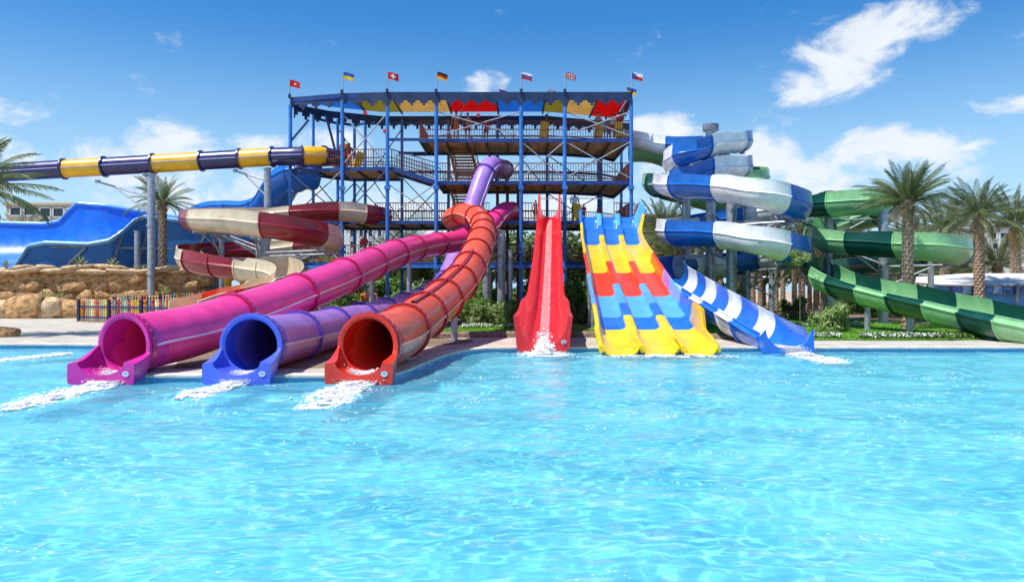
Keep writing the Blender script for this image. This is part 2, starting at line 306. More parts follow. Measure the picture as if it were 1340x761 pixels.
body = tn('ShaderNodeMixShader'); mk = tn('ShaderNodeMath'); mk.operation = 'MULTIPLY_ADD'; t.links.new(nw.outputs[0], mk.inputs[0]); mk.inputs[1].default_value = .5; mk.inputs[2].default_value = .12
mk2 = tn('ShaderNodeMath'); mk2.operation = 'MAXIMUM'; t.links.new(mk.outputs[0], mk2.inputs[0]); t.links.new(glint.outputs[0], mk2.inputs[1]); t.links.new(mk2.outputs[0], body.inputs[0]); t.links.new(rf.outputs[0], body.inputs[1]); t.links.new(df.outputs[0], body.inputs[2])
fz = tn('ShaderNodeFresnel'); fz.inputs[0].default_value = 1.33; fm_ = tn('ShaderNodeMath'); fm_.operation = 'MULTIPLY'; fm_.inputs[1].default_value = .62; t.links.new(fz.outputs[0], fm_.inputs[0])
mx_ = tn('ShaderNodeMixShader'); t.links.new(fm_.outputs[0], mx_.inputs[0]); t.links.new(body.outputs[0], mx_.inputs[1]); t.links.new(gl.outputs[0], mx_.inputs[2]); t.links.new(mx_.outputs[0], t.nodes['Material Output'].inputs[0]); t.nodes.remove(p)
me.materials.append(wm); water = link('pool_water', me); tag(water, kind='structure'); water.cycles.is_caustics_caster = True
# pool shell: floor and tiled wall
pf = mat('pool_floor_blue', (.34, .89, .93), rough=.7, c2=(.26, .83, .92), scale=.35)
mb = MB(); mb.add([(-60, -12, -1.15), (60, -12, -1.15), (60, 25, -1.15), (-60, 25, -1.15)], [(0, 1, 2, 3)])
fl = mb.build('pool_floor', pf); tag(fl, kind='structure'); fl.cycles.is_caustics_receiver = True
tile = mat('blue_mosaic_tile', (.05, .30, .62), rough=.25, var=.3, scale=3)
t = tile.node_tree; br = t.nodes.new('ShaderNodeTexBrick'); tcn = t.nodes.new('ShaderNodeTexCoord'); mpn = t.nodes.new('ShaderNodeMapping'); mpn.inputs['Rotation'].default_value = (R(90), 0, 0)
t.links.new(tcn.outputs['Object'], mpn.inputs[0]); t.links.new(mpn.outputs[0], br.inputs['Vector']); br.offset = 0
br.inputs['Scale'].default_value = 14; br.inputs['Brick Width'].default_value = .5; br.inputs['Row Height'].default_value = .5; br.inputs['Mortar Size'].default_value = .03; br.inputs['Bias'].default_value = 0
br.inputs['Color1'].default_value = (.03, .22, .55, 1); br.inputs['Color2'].default_value = (.13, .45, .75, 1); br.inputs['Mortar'].default_value = (.3, .5, .65, 1)
t.links.new(br.outputs[0], t.nodes['Principled BSDF'].inputs['Base Color'])
mb = MB(); mb.grid([[(x, y, DZ-.03) for x, y in edge], [(x, y, -1.2) for x, y in edge]])
pw = mb.build('pool_wall', tile); tag(pw, kind='structure'); pw.cycles.is_caustics_receiver = True
e0 = offset_line(edge, -.05); e1 = offset_line(edge, .38)
mb = MB(); mb.grid([[(x, y, DZ-.035) for x, y in e0], [(x, y, DZ+.008) for x, y in e0], [(x, y, DZ+.012) for x, y in offset_line(edge, -.03)], [(x, y, DZ+.012) for x, y in e1], [(x, y, DZ-.03) for x, y in e1]])
tag(mb.build('pool_coping', M['coping'], smooth=False), kind='structure')
e2 = offset_line(edge, .36)
mb = MB(); mb.grid([[(x, y, DZ) for x, y in e2], [(x if abs(x) < 59 else x*8, 33, DZ) for x, y in e2]])
tag(mb.build('pool_deck', M['paving']), kind='structure')
mb = MB(); mb.add([(-3000, 32.9, DZ-.006), (3000, 32.9, DZ-.006), (3000, 4000, DZ-.006), (-3000, 4000, DZ-.006)], [(0, 1, 2, 3)])
mb.add([(-3000, -3000, DZ-.03), (3000, -3000, DZ-.03), (3000, -12, DZ-.03), (-3000, -12, DZ-.03)], [(0, 1, 2, 3)])
mb.add([(-3000, -12, DZ-.03), (-60, -12, DZ-.03), (-60, 33, DZ-.03), (-3000, 33, DZ-.03)], [(0, 1, 2, 3)])
mb.add([(60, -12, DZ-.03), (3000, -12, DZ-.03), (3000, 33, DZ-.03), (60, 33, DZ-.03)], [(0, 1, 2, 3)])
tag(mb.build('ground', M['sand']), kind='structure')
def sheet(name, m, pts, z, sub=2):
    pts = smooth_line(pts+[pts[0]], sub)[:-1]
    mb = MB(); mb.add([(x, y, z) for x, y in pts], [tuple(range(len(pts)))]); return mb.build(name, m)
tag(sheet('plaza', M['paving'], [(-60, 33), (-3.5, 33), (-3.5, 44), (-25, 52), (-60, 52)], DZ+.004, 1), kind='structure')
tag(sheet('gravel_bed', M['earth'], [(-6.9, 15.6), (-3.0, 15.5), (-3.1, 19), (-2.6, 21.5), (-1.2, 23), (-1.2, 25), (-3, 25.4), (-5, 27.5), (-9, 27), (-8.6, 20)], DZ+.006), kind='structure')
tag(sheet('garden_soil', M['earth'], [(-6, 27.5), (15, 26.6), (22, 27.5), (34, 34), (60, 60), (50, 110), (-50, 110), (-25, 46), (-14, 38)], DZ+.008), kind='structure')
lawnA = [(-2.6, 26.6), (3.2, 26.4), (3.4, 33), (1, 36), (-3, 33.5)]; lawnB = [(2.4, 27), (6.3, 26), (8.2, 24.5), (14.6, 24.2), (16, 25.4), (19, 30), (20, 41), (14, 46), (7, 44), (6, 34), (2.4, 30)]
tag(sheet('lawn', M['grass'], lawnA, DZ+.014), kind='structure'); tag(sheet('lawn', M['grass'], lawnB, DZ+.018), kind='structure')

# ------------------------------------------------------------ sweeps
class Path:
    def __init__(s, pts, raw=False):
        s.p = [Vector(q) if raw else P(*q) for q in pts]; n = len(s.p); s.n = n
        d = [max(1e-3, (s.p[i+1]-s.p[i]).length) for i in range(n-1)]; s.d = d; s.T = []
        for i in range(n):
            if i == 0: s.T.append((s.p[1]-s.p[0])/d[0])
            elif i == n-1: s.T.append((s.p[-1]-s.p[-2])/d[-1])
            else:
                a = (s.p[i]-s.p[i-1])/d[i-1]; b = (s.p[i+1]-s.p[i])/d[i]; s.T.append((a*d[i]+b*d[i-1])/(d[i]+d[i-1]))
        s.tab = [(0, 0)]; L = 0; pv = s.p[0]
        K = 24
        for i in range(1, (n-1)*K+1):
            q = s.at(i/K); L += (q-pv).length; pv = q; s.tab.append((i/K, L))
        s.L = L
    def at(s, u):
        i = min(int(u), s.n-2); t = u-i; h = s.d[i]
        a, b = s.p[i], s.p[i+1]; t2 = t*t; t3 = t2*t
        return a*(2*t3-3*t2+1)+s.T[i]*(h*(t3-2*t2+t))+b*(-2*t3+3*t2)+s.T[i+1]*(h*(t3-t2))
    def u_of(s, l):
        l = max(0, min(s.L, l)); lo = 0
        for (u0, l0), (u1, l1) in zip(s.tab, s.tab[1:]):
            if l <= l1: return u0+(u1-u0)*((l-l0)/max(1e-9, l1-l0))
        return s.n-1
    def l_of(s, u):
        for (u0, l0), (u1, l1) in zip(s.tab, s.tab[1:]):
            if u <= u1: return l0+(l1-l0)*((u-u0)/max(1e-9, u1-u0))
        return s.L
    def fr(s, l):
        u = s.u_of(l); e = .02; a = s.at(max(0, u-e)); b = s.at(min(s.n-1, u+e)); t = (b-a).normalized()
        sd = t.cross(Vector((0, 0, 1))).normalized(); up = sd.cross(t).normalized(); return s.at(u), t, sd, up
def ringpts(fr, r, n=28):
    p, t, sd, up = fr; return [p+sd*math.cos(2*math.pi*i/n)*r+up*math.sin(2*math.pi*i/n)*r for i in range(n)]
def tube_slide(name, label, cat, pts, r, m, mf, ms, seg=2.5, bolts=8, colours=None, cuts=None, ends=True, group=None, flw=.07):
    pa = Path(pts); th = thing(name, label, cat, (pa.p[-1].x, pa.p[-1].y, DZ), group)
    n = max(1, round(pa.L/seg)); ls = [pa.L*i/n for i in range(n+1)] if cuts is None else [0]+[pa.l_of(c) for c in cuts]+[pa.L]
    for i in range(len(ls)-1):
        a, b = ls[i], ls[i+1]; k = max(2, int((b-a)/.3)); rows = [ringpts(pa.fr(a+(b-a)*j/k), r) for j in range(k+1)]
        rows2 = [ringpts(pa.fr(a+(b-a)*j/k), r-.03) for j in range(k+1)]
        mm = m if colours is None else colours[i % len(colours)]
        sec = MB().grid(rows, True).grid(rows2[::-1], True).build('tube_section', mm, th, True)
        if ms:
            s_ = MB()
            for sg in (-1, 1):
                q = []
                for j in range(k+1):
                    p_, t_, sd, up = pa.fr(a+(b-a)*j/k); c = p_+sd*sg*(r-.005)
                    q.append([c+up*.022, c+sd*sg*.055+up*.02, c+sd*sg*.055-up*.02, c-up*.022])
                s_.grid(q)
            s_.build('side_seam', ms, th)
    for i, l in enumerate(ls):
        mb = MB(); p_, t_, sd, up = pa.fr(l); R1 = r+flw
        rows = []
        for (o, rr) in ((-.055, r+.001), (-.055, R1), (.055, R1), (.055, r+.001)):
            rows.append([p_+t_*o+sd*math.cos(g)*rr+up*math.sin(g)*rr for g in [2*math.pi*q/28 for q in range(28)]])
        mb.grid(rows, True)
        if i >= len(ls)-bolts:
            for q in range(26):
                g = 2*math.pi*q/26; c = p_+sd*math.cos(g)*(R1)+up*math.sin(g)*(R1); nrm = (sd*math.cos(g)+up*math.sin(g))
                mb.rod(c-nrm*.01, c+nrm*.008, .011, 6, 1)
            if True: mb.rod(c-nrm*.035-t_*.075, c-nrm*.035-t_*.05, .011, 6, 1); mb.rod(c-nrm*.035+t_*.05, c-nrm*.035+t_*.075, .011, 6, 1)
        mb.build('flange', [mf, M['seam']], th, True, 40)
    return th, pa
def shell(name, m, parent, st, close=True, smooth=True, angle=35):
    """st: list of (inner points, outer points) in world space; a closed skin with real thickness"""
    mb = MB(); n = len(st[0][0])
    rows = [list(i)+list(o)[::-1] for i, o in st]; mb.grid(rows, True)
    for e in (0, -1):
        i, o = st[e]; mb.grid([i, o])
    return mb.build(name, m, parent, smooth, angle, fix=True)
def flume_prof(r, h, th=.035, n=14, lip=.065, ridge=.05, hr=None):
    I, O = flume_prof0(r, h, th, n, lip, ridge)
    if hr is not None:
        I2, O2 = flume_prof0(r, hr, th, n, lip, ridge); k = len(I)//2; I = I[:k]+I2[k:]; O = O[:k]+O2[k:]
    return I, O
def flume_prof0(r, h, th=.035, n=14, lip=.065, ridge=.05):
    I = [(-r*.9, h), (-r*.985, h*.5), (-r, .04), (-r, 0), (-r, -.04)]; O = [(-r*.9-lip, h-.01), (-r*.9-th-.02, h-.07), (-r-th, .05), (-r-th-ridge, 0), (-r-th, -.05)]
    for i in range(n+1):
        a = math.pi + math.pi*(i+.8)/(n+1.6); I.append((r*math.cos(a), r*math.sin(a))); O.append(((r+th)*math.cos(a), (r+th)*math.sin(a)))
    I += [(-x, y) for x, y in I[:5][::-1]]; O += [(-x, y) for x, y in O[:5][::-1]]
    return I, O
def flume(name, label, cat, pts, cuts, colours, r=.62, h=.5, group=None, hfn=None, rfn=None, bank=None, h2fn=None):
    pa = Path(pts); th = thing(name, label, cat, (pa.p[-1].x, pa.p[-1].y, DZ), group)
    us = [0]+list(cuts)+[pa.n-1]
    def bk(l):
        v = 0
        for o_ in (-1.8, -.9, 0, .9, 1.8):
            a_, b2 = pa.fr(max(0, l+o_-.5))[1], pa.fr(min(pa.L, l+o_+.5))[1]; v += (a_.x*b2.y-a_.y*b2.x)/5
        v = max(-1, min(1, v*4)); return (.16*max(0, -v)-.06*max(0, v), .16*max(0, v)-.06*max(0, -v))
    for i in range(len(us)-1):
        a, b = pa.l_of(us[i]), pa.l_of(us[i+1]); k = max(2, int((b-a)/.28)); st = []
        for j in range(k+1):
            l = a+(b-a)*j/k; p_, t_, sd, up = pa.fr(l); u = pa.u_of(l)
            tt = Vector((t_.x, t_.y, 0)).normalized(); sd = tt.cross(Vector((0, 0, 1))); up = Vector((0, 0, 1))
            r_ = rfn(u) if rfn else r; h_ = hfn(u) if hfn else h
            bl, br = bk(l); h2 = h2fn(u) if h2fn else h_; I, O = flume_prof(r_, h_+bl, hr=h2+br)
            st.append(([p_+sd*x+up*y for x, y in I], [p_+sd*x+up*y for x, y in O]))
        shell('flume_section', colours[i % len(colours)], th, st)
    for i, u in enumerate(us[1:-1]):      # bolted joint flange under each joint
        p_, t_, sd, up = pa.fr(pa.l_of(u)); tt = Vector((t_.x, t_.y, 0)).normalized(); sd = tt.cross(Vector((0, 0, 1))); up = Vector((0, 0, 1))
        r_ = rfn(u) if rfn else r; h_ = hfn(u) if hfn else h
        bl, br = bk(pa.l_of(u)); h2 = h2fn(u) if h2fn else h_; I, O = flume_prof(r_+.036, h_-.08+bl, th=.05, lip=.05, ridge=.03, hr=h2-.08+br)
        shell('joint_flange', colours[(i+1) % len(colours)], th, [([p_+t_*o+sd*x+up*y for x, y in I], [p_+t_*o+sd*x+up*y for x, y in O]) for o in (-.03, .03)])
    return th, pa
def column(parent, a, ztop, r=.22, z0=DZ, m=None, arms=()):
    mb = MB(); m = m or M['steel']; a = Vector((a[0], a[1], 0))
    mb.rod(a+Vector((0, 0, z0)), a+Vector((0, 0, ztop)), r, 16); mb.rod(a+Vector((0, 0, z0)), a+Vector((0, 0, z0+.05)), r*1.9, 12)
    z = z0+2.6
    while z < ztop-.8: mb.rod(a+Vector((0, 0, z-.04)), a+Vector((0, 0, z+.04)), r*1.35, 14); z += 2.9
    mb.rod(a+Vector((0, 0, ztop)), a+Vector((0, 0, ztop+.05)), r*1.25, 14)
    o = mb.build('support_post', m, parent, True, 40)
    for (z1, q) in arms:
        q = Vector(q); mb = MB(); s = a+Vector((0, 0, z1)); mb.rod(s, q, .06, 8); mb.rod(s-Vector((0, 0, 1.0)), s+(q-s)*.72, .045, 8)
        mb.rod(q-Vector((0, 0, .05)), q+Vector((0, 0, .12)), .16, 8)
        mb.build('support_arm', m, parent, True, 40)
    return o
def mouth(parent, c, r, m, zb=0.0, length=1.25, ydir=(0, -1), wend=.61, rim_end=.41, u_end=.43, bot_end=.17, sticker=True, zc=None):
    """run-out scoop in front of a tube mouth: lower half of the tube opening into a box-sided lip"""
    c = Vector(c); t = Vector((ydir[0], ydir[1], 0)).normalized(); sd = t.cross(Vector((0, 0, 1))); n = 24; st = []
    K = 14
    for j in range(K+1):
        k = j/K; q = k*k*(3-2*k); p_ = c+t*(length*k-.12*(1-k)); I = []; O = []
        rim = (1-k)*(c.z+.02)+k*rim_end-.05*math.sin(math.pi*k); bi = (c.z-r)*(1-q)+bot_end*q; bo = (c.z-r-.035)*(1-q)+zb*q; wi = r*(1-q)+u_end*q; wo = (r+.035)*(1-q)+wend*q
        ex = 2+15*q*q
        for i in range(n+1):
            a = math.pi*(1+i/n); ca, sa = math.cos(a), math.sin(a)
            s1 = abs(sa)
            I.append(p_+sd*(wi*ca)+Vector((0, 0, (rim-(rim-bi)*s1)-p_.z)))
            x = wo*math.copysign(abs(ca)**(2/ex), ca); z = rim-.03*q-(rim-.03*q-bo)*abs(sa)**(2/ex)
            O.append(p_+sd*x+Vector((0, 0, z-p_.z)))
        # rounded shoulder
        I[0] = I[0]+Vector((0, 0, -.0)); st.append((I, O))
    o = shell('run_out_mouth', m, parent, st, angle=50)
    if sticker:
        e = c+t*(length+.006)-sd*-.47; e = c+t*(length+.006)+sd*(.0); x = .47
        s = sd if sd.x > 0 else -sd
        q = Vector((e.x, e.y, 0))+s*x+Vector((0, 0, .2)); mb = MB()
        rot = [q+s*math.cos(g)*.062+Vector((0, 0, math.sin(g)*.05)) for g in [2*math.pi*i/20 for i in range(20)]]
        mb.add(rot+[v+t*.006 for v in rot], [tuple(range(20, 40))]+[(i, (i+1) % 20, 20+(i+1) % 20, 20+i) for i in range(20)])
        rot2 = [q+t*.008+s*math.cos(g)*.04+Vector((0, 0, math.sin(g)*.028-.005)) for g in [math.pi*i/10 for i in range(11)]]
        mb.add(rot2, [tuple(range(11))], 1)
        mb.build('sticker', [M['frame_white'], M['panel_blue']], parent)
    return o
def mouth_ring(parent, fr, r, m):
    p_, t_, sd, up = fr; rows = []
    for (o, rr) in ((-.45, r+.002), (0.0, r+.02), (.06, r+.055), (.12, r+.05), (.13, r+.0), (.10, r-.05), (.0, r-.035), (-.45, r-.035)):
        rows.append([p_+t_*o+sd*math.cos(2*math.pi*i/36)*rr+up*math.sin(2*math.pi*i/36)*rr for i in range(36)])
    MB().grid(rows, True).build('mouth_ring', m, parent, True, 60, fix=True)

# ---- the three tube slides running into the pool
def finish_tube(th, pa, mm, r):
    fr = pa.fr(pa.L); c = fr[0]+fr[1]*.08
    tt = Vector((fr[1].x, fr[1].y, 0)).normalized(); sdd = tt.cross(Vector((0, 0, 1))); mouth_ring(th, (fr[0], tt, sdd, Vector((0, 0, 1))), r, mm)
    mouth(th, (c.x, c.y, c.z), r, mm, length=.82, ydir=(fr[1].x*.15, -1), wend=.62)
TR = .56
th, pa = tube_slide('tube_slide', 'magenta enclosed tube slide, leftmost of the three ending in the pool', 'water slide',
    [(670, 277, 48), (662, 276, 46.8), (650, 284, 45.5), (636, 300, 43.5), (612, 311, 42), (560, 321, 37.5), (520, 331, 32.2), (470, 352, 26.8), (420, 374, 22.9), (360, 397, 20.3), (300, 418, 18), (243, 435, 16.4), (204, 443, 15.45), (168, 451, 14.75)],
    TR, M['magenta'], M['magenta_dark'], M['seam'], seg=3.5, group='tube slides ending in the pool')
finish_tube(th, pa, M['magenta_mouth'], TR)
for l, in ((pa.L-3.2,), (pa.L-8.5,), (pa.L-14,), (pa.L-20,)):
    q = pa.fr(l)[0]; column(th, (q.x, q.y), q.z-TR-.02, .1)
th, pa = tube_slide('tube_slide', 'violet enclosed tube slide with a royal blue mouth, middle of the three in the pool', 'water slide',
    [(660, 222, 48.5), (652, 219, 47.2), (642, 217, 46.2), (634, 228, 45.6), (625, 252, 45), (616, 280, 44.5), (605, 312, 43.6), (591, 352, 41.5), (566, 384, 36.5), (530, 402, 30.5), (468, 421, 23.8), (400, 438, 18.6), (364, 445, 16.4), (331, 451, 14.75)],
    .55, M['purple'], M['purple_dark'], M['seam_p'], seg=3.1, group='tube slides ending in the pool')
finish_tube(th, pa, M['royal'], .55)
for l in (pa.L-3.2, pa.L-9):
    q = pa.fr(l)[0]; column(th, (q.x, q.y), q.z-.57, .1)
th, pa = tube_slide('tube_slide', 'orange red enclosed tube slide, rightmost of the three ending in the pool', 'water slide',
    [(612, 291, 47.5), (600, 290, 45.8), (591, 286, 44), (604, 280, 42.6), (621, 283, 40.5), (632, 296, 37), (629, 315, 32.6), (619, 341, 28.8), (602, 369, 25.2), (574, 397, 21.8), (543, 421, 18.8), (500, 446, 15.4), (484, 451, 14.75)],
    TR, M['orange'], M['orange_dark'], M['seam_o'], seg=2.6, group='tube slides ending in the pool')
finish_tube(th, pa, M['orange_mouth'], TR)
mb = MB(); q = []
for j in range(40):
    p_, t_, sd, up = pa.fr(pa.L-13.5+j*.26); g = R(100); c = p_+sd*math.cos(g)*TR+up*math.sin(g)*TR; q.append([c-sd*.05, c-sd*.05+up*.05, c+sd*.05+up*.05, c+sd*.05])
mb.grid(q).build('top_seam', M['orange_dark'], th)
for l, px in ((pa.L-3, 0), (pa.L-9.5, 0)):
    q = pa.fr(l)[0]; column(th, (q.x, q.y), q.z-TR-.02, .11)
for (px, D, zt, rr) in ((656, 38.5, 4.7, .2), (668, 36.5, 3.6, .1), (637, 40.5, 3.9, .22)):
    q = G(px, D); column(th, (q.x, q.y), zt, rr, arms=((zt-.25, pa.fr(pa.L-17)[0]-Vector((0, 0, TR+.05))),) if px == 656 else ())

# ---- red body slide
def z_of(tab, D):
    tab = sorted(tab)
    if D <= tab[0][0]: return tab[0][1]
    for (a, za), (b, zb) in zip(tab, tab[1:]):
        if D <= b:
            t = (D-a)/(b-a); return za+(zb-za)*t
    return tab[-1][1]
redtab = [(47, 6.15), (45.3, 6.1), (44.2, 5.7), (42.6, 5.0), (41.2, 4.75), (38, 3.7), (34, 2.55), (30, 1.62), (27, 1.0), (24.7, .55), (23, .33), (22, .24), (21.3, .18)]
th = thing('speed_slide', 'tall narrow bright red open body slide in the middle of the pool edge', 'water slide', (.87, 21.3, DZ), 'open slides dropping from the tower')
st = []; Ds = []
D = 47.0
while D > 21.05: Ds.append(D); D -= .3
Ds.append(21.05)
zs = [z_of(redtab, d) for d in Ds]
for _ in range(3): zs = [zs[0]]+[(zs[i-1]+2*zs[i]+zs[i+1])/4 for i in range(1, len(zs)-1)]+[zs[-1]]
for D, z in zip(Ds, zs):
    xc = .87+(D-21.3)*(2.2-.87)/(45-21.3)
    fl_ = max(0, min(1, (27.2-D)/2.8)); fl_ = fl_*fl_*(3-2*fl_)
    hw = .55+.125*fl_; wo = hw+.035+ .0*fl_; rimh = .62+.22*fl_
    if D > 42: rimh = .62+.75*min(1, (D-42)/2.5)
    ex = max(0, min(1, (22.6-D)/1.3)); I = []; O = []; n = 26
    for i in range(n+1):
        a = math.pi*(1+i/n); ca, sa = math.cos(a), math.sin(a); e = 2.8 - .6*fl_
        I.append(Vector((xc+hw*math.copysign(abs(ca)**(2/e), ca), D, z+rimh-rimh*abs(sa)**(2/e))))
        bo = (z-.04)*(1-ex)+.0*ex; e2 = e+6*ex; top = z+rimh-.05
        O.append(Vector((xc+(wo+.04*ex)*math.copysign(abs(ca)**(2/e2), ca), D, top-(top-bo)*abs(sa)**(2/e2))))
        if i in (0, n): O[-1].x += math.copysign(.07, ca); O[-1].z += .03
    st.append((I, O))
cuts_ = [0, 16, 34, 52, 66, len(st)-1]
for a, b in zip(cuts_, cuts_[1:]):
    shell('flume_section', M['red'], th, st[a:b+1], angle=45)
    if b < len(st)-1:
        I, O = st[b]; c = sum((v.x for v in I))/len(I)
        shell('joint_flange', M['red'], th, [([v+Vector(((v.x-c)*.0, dy, 0)) for v in O], [v+Vector(((v.x-c)*.07, dy, -.05 if 2 < i < 24 else 0)) for i, v in enumerate(O)]) for dy in (-.04, .04)])
# sheet of running water down the middle
fm = mat('running_water_film', (.93, .50, .50), rough=.25, c2=(.85, .12, .12), contrast=(.4, .6), scale=16, bump=.5, bscale=30, trans=.1)
mb = MB(); rows = []
for (I, O) in st[8:]:
    m_ = len(I)//2; a, b = I[m_-4], I[m_+4]; rr = []
    for i in range(7):
        x = a.x+(b.x-a.x)*(i/6)*1; k = i/6; w_ = .3; xx = (a.x+b.x)/2+(k-.5)*w_
        rr.append(Vector((xx, a.y, I[m_].z+.012+.012*random.random())))
    rows.append(rr)
for rr in rows:
    k_ = .03*noise.noise((0, rr[0].y*3, 0)); c_x = rr[3].x
    for v in rr: v.x = c_x+(v.x-c_x)*1.0+k_
mb.grid(rows).build('water_film', fm, th, True)
mb = MB(); q = Vector((.87+.55, 21.04, .3)); mb.add([q+Vector((math.cos(g)*.07, -.012, math.sin(g)*.055)) for g in [2*math.pi*i/18 for i in range(18)]], [tuple(range(18))]); mb.add([q+Vector((math.cos(g)*.035, -.018, math.sin(g)*.03)) for g in [2*math.pi*i/12 for i in range(12)]], [tuple(range(12))], 1)
mb.build('sticker', [M['frame_white'], M['panel_blue']], th)
for D in (40, 35, 30):
    z = z_of(redtab, D); xc = .87+(D-21.3)*.0561
    column(th, (xc, D+.2), z-.08, .14)

# ---- three lane slide
multab = [(47.5, 5.98), (43.7, 5.92), (43.1, 5.75), (42.6, 5.15), (42.1, 4.86), (41.5, 4.84), (40.9, 4.97), (40.4, 4.94), (39.9, 4.62), (38.6, 4.0), (37.5, 3.78), (34, 3.08), (31, 2.43), (27, 1.5), (24, .87), (22.6, .55), (21.4, .28), (20.6, .16), (20.1, .1), (19.85, .0)]
th = thing('lane_slide', 'three lane slide in yellow, red and blue bands running into the pool', 'water slide', (3.87, 20, DZ), 'open slides dropping from the tower')
def mx(D): return 3.87+(D-20.1)*(5.56-3.87)/(44.5-20.1)-.13*math.sin(math.pi*max(0, min(1, (D-20.1)/24.4)))
def mz(D):
    w_ = .18 if D > 38.5 else (1.6 if D > 22.5 else .4)
    return sum(z_of(multab, D+w_*k/4)*(5-abs(k)) for k in range(-4, 5))/25
def mhw(D): return 1.52-.10*math.sin(math.pi*max(0, min(1, (D-20.1)/24.4)))+.06*max(0, min(1, (D-20)/25))
def strip(name, m, prof, D1, D0, th_=.05, bottom=None):
    Ds = []; D = D1
    while D > D0+.15: Ds.append(D); D -= .3
    Ds.append(D0); st = []
    for D in Ds:
        I = []; O = []
        for (u, v) in prof(D):
            p_ = Vector((mx(D)+u*mhw(D)/1.6, D, mz(D)+v)); I.append(p_)
            O.append(Vector((p_.x, p_.y, p_.z-th_)) if bottom is None else Vector((p_.x, p_.y, mz(D)+bottom)))
        st.append((I, O))
    return shell(name, m, th, st, angle=50)
lane_b = [(47, 42.9, 'blue2'), (42.9, 38.6, 'blue2'), (38.6, 31, 'yellow'), (31, 27, 'scarlet'), (27, 24, 'sky'), (24, 22.6, 'blue2'), (22.6, 19.85, 'yellow')]
div_b = [(45.6, 42.4, 'sky'), (42.4, 41.3, 'yellow'), (41.3, 39.3, 'blue2'), (39.3, 32.4, 'yellow'), (32.4, 28, 'scarlet'), (28, 25, 'sky'), (25, 23.4, 'blue2'), (23.4, 21, 'yellow')]
for k in range(3):
    uc = (k-1)*1.07
    for a, b, c in lane_b:
        hw_ = .40
        def prof(D, uc=uc):
            e = max(0, min(1, (22-D)/1.2)); W = .40+.10*e
            return [(uc-W+2*W*i/10, .10*(abs(i-5)/5)**5*(1+1.2*e)) for i in range(11)]
        strip('lane_panel', M[c], prof, a, b)
for k in (-.5, .5):
    uc = k*1.07
    for a, b, c in div_b:
        def prof(D, uc=uc):
            e = max(0, min(1, (22.3-D)/1.3)); H = .13*(1-e)+.10
            return [(uc-.15, .06), (uc-.145, H-.02), (uc-.13, H), (uc, H+.01), (uc+.13, H), (uc+.145, H-.02), (uc+.15, .06)]
        strip('lane_divider', M[c], prof, a, b, .04)
for k in (-1.07, 0, 1.07):               # rounded lip bolsters at the end of each lane
    for sg in (-1, 1):
        rows = []
        for j in range(9):
            D = 22.3-j*.29; rows.append([Vector((mx(D)+(k+sg*.455)+math.cos(g)*.075, D, max(.0, mz(D))+.12+math.sin(g)*.10)) for g in [2*math.pi*i/10 for i in range(10)]])
        mb = MB().grid(rows, True); mb.add(rows[-1], [tuple(range(10))]); mb.build('lane_bolster', M['yellow'], th, True, 50)
wall_R = [(44.2, 43.2, 'maroon'), (43.2, 40.2, 'sky'), (40.2, 33, 'yellow'), (33, 29.3, 'scarlet'), (29.3, 27.6, 'purple'), (27.6, 25.3, 'sky'), (25.3, 23.3, 'blue2'), (23.3, 20, 'gold')]
wall_L = [(44.2, 40.2, 'blue2'), (40.2, 33, 'yellow'), (33, 28.6, 'scarlet'), (28.6, 23.8, 'sky'), (23.8, 20, 'yellow')]
def wallh(D, right):
    h = .5
    if right and 39.5 < D < 44: h = .5+.75*math.sin((D-39.5)/4.5*math.pi)**.7
    if right: h += .32*max(0, min(1, (24.5-D)/2.5))
    return h if D > 21.9 else .3-.12*max(0, min(1, (20.9-D)/1.2))
for sg, W in ((1, wall_R), (-1, wall_L)):
    for a, b, c in W:
        def prof(D, sg=sg):
            H = wallh(D, sg > 0); k = .42*math.sin((D-39.5)/4.7*math.pi) if (sg > 0 and 39.5 < D < 44.2) else 0; return [(sg*1.47, .09), (sg*(1.52+k*.5), H*.5), (sg*(1.55+k), H-.04), (sg*(1.57+k), H), (sg*(1.60+k), H+.01), (sg*(1.64+k), H-.03)][::sg]
        Ds = []; D = a
        while D > b+.15: Ds.append(D); D -= .3
        Ds.append(b); st = []
        for D in Ds:
            I = [Vector((mx(D)+u*mhw(D)/1.6, D, mz(D)+v)) for u, v in prof(D)]
            O = [q+Vector((sg*.05 if i*0+1 else 0, 0, -.04)) for i, q in enumerate(I)]; st.append((I, O))
        shell('side_wall', M[c], th, st, angle=50)
for D in (41, 36, 31, 27):
    for u in (-1.2, 0, 1.2):
        column(th, (mx(D)+u, D), mz(D)-.1, .09, m=M['steel'])
    mb = MB(); mb.bar((mx(D)-1.5, D, mz(D)-.14), (mx(D)+1.5, D, mz(D)-.14), .12, .14); mb.build('cross_beam', M['steel'], th)

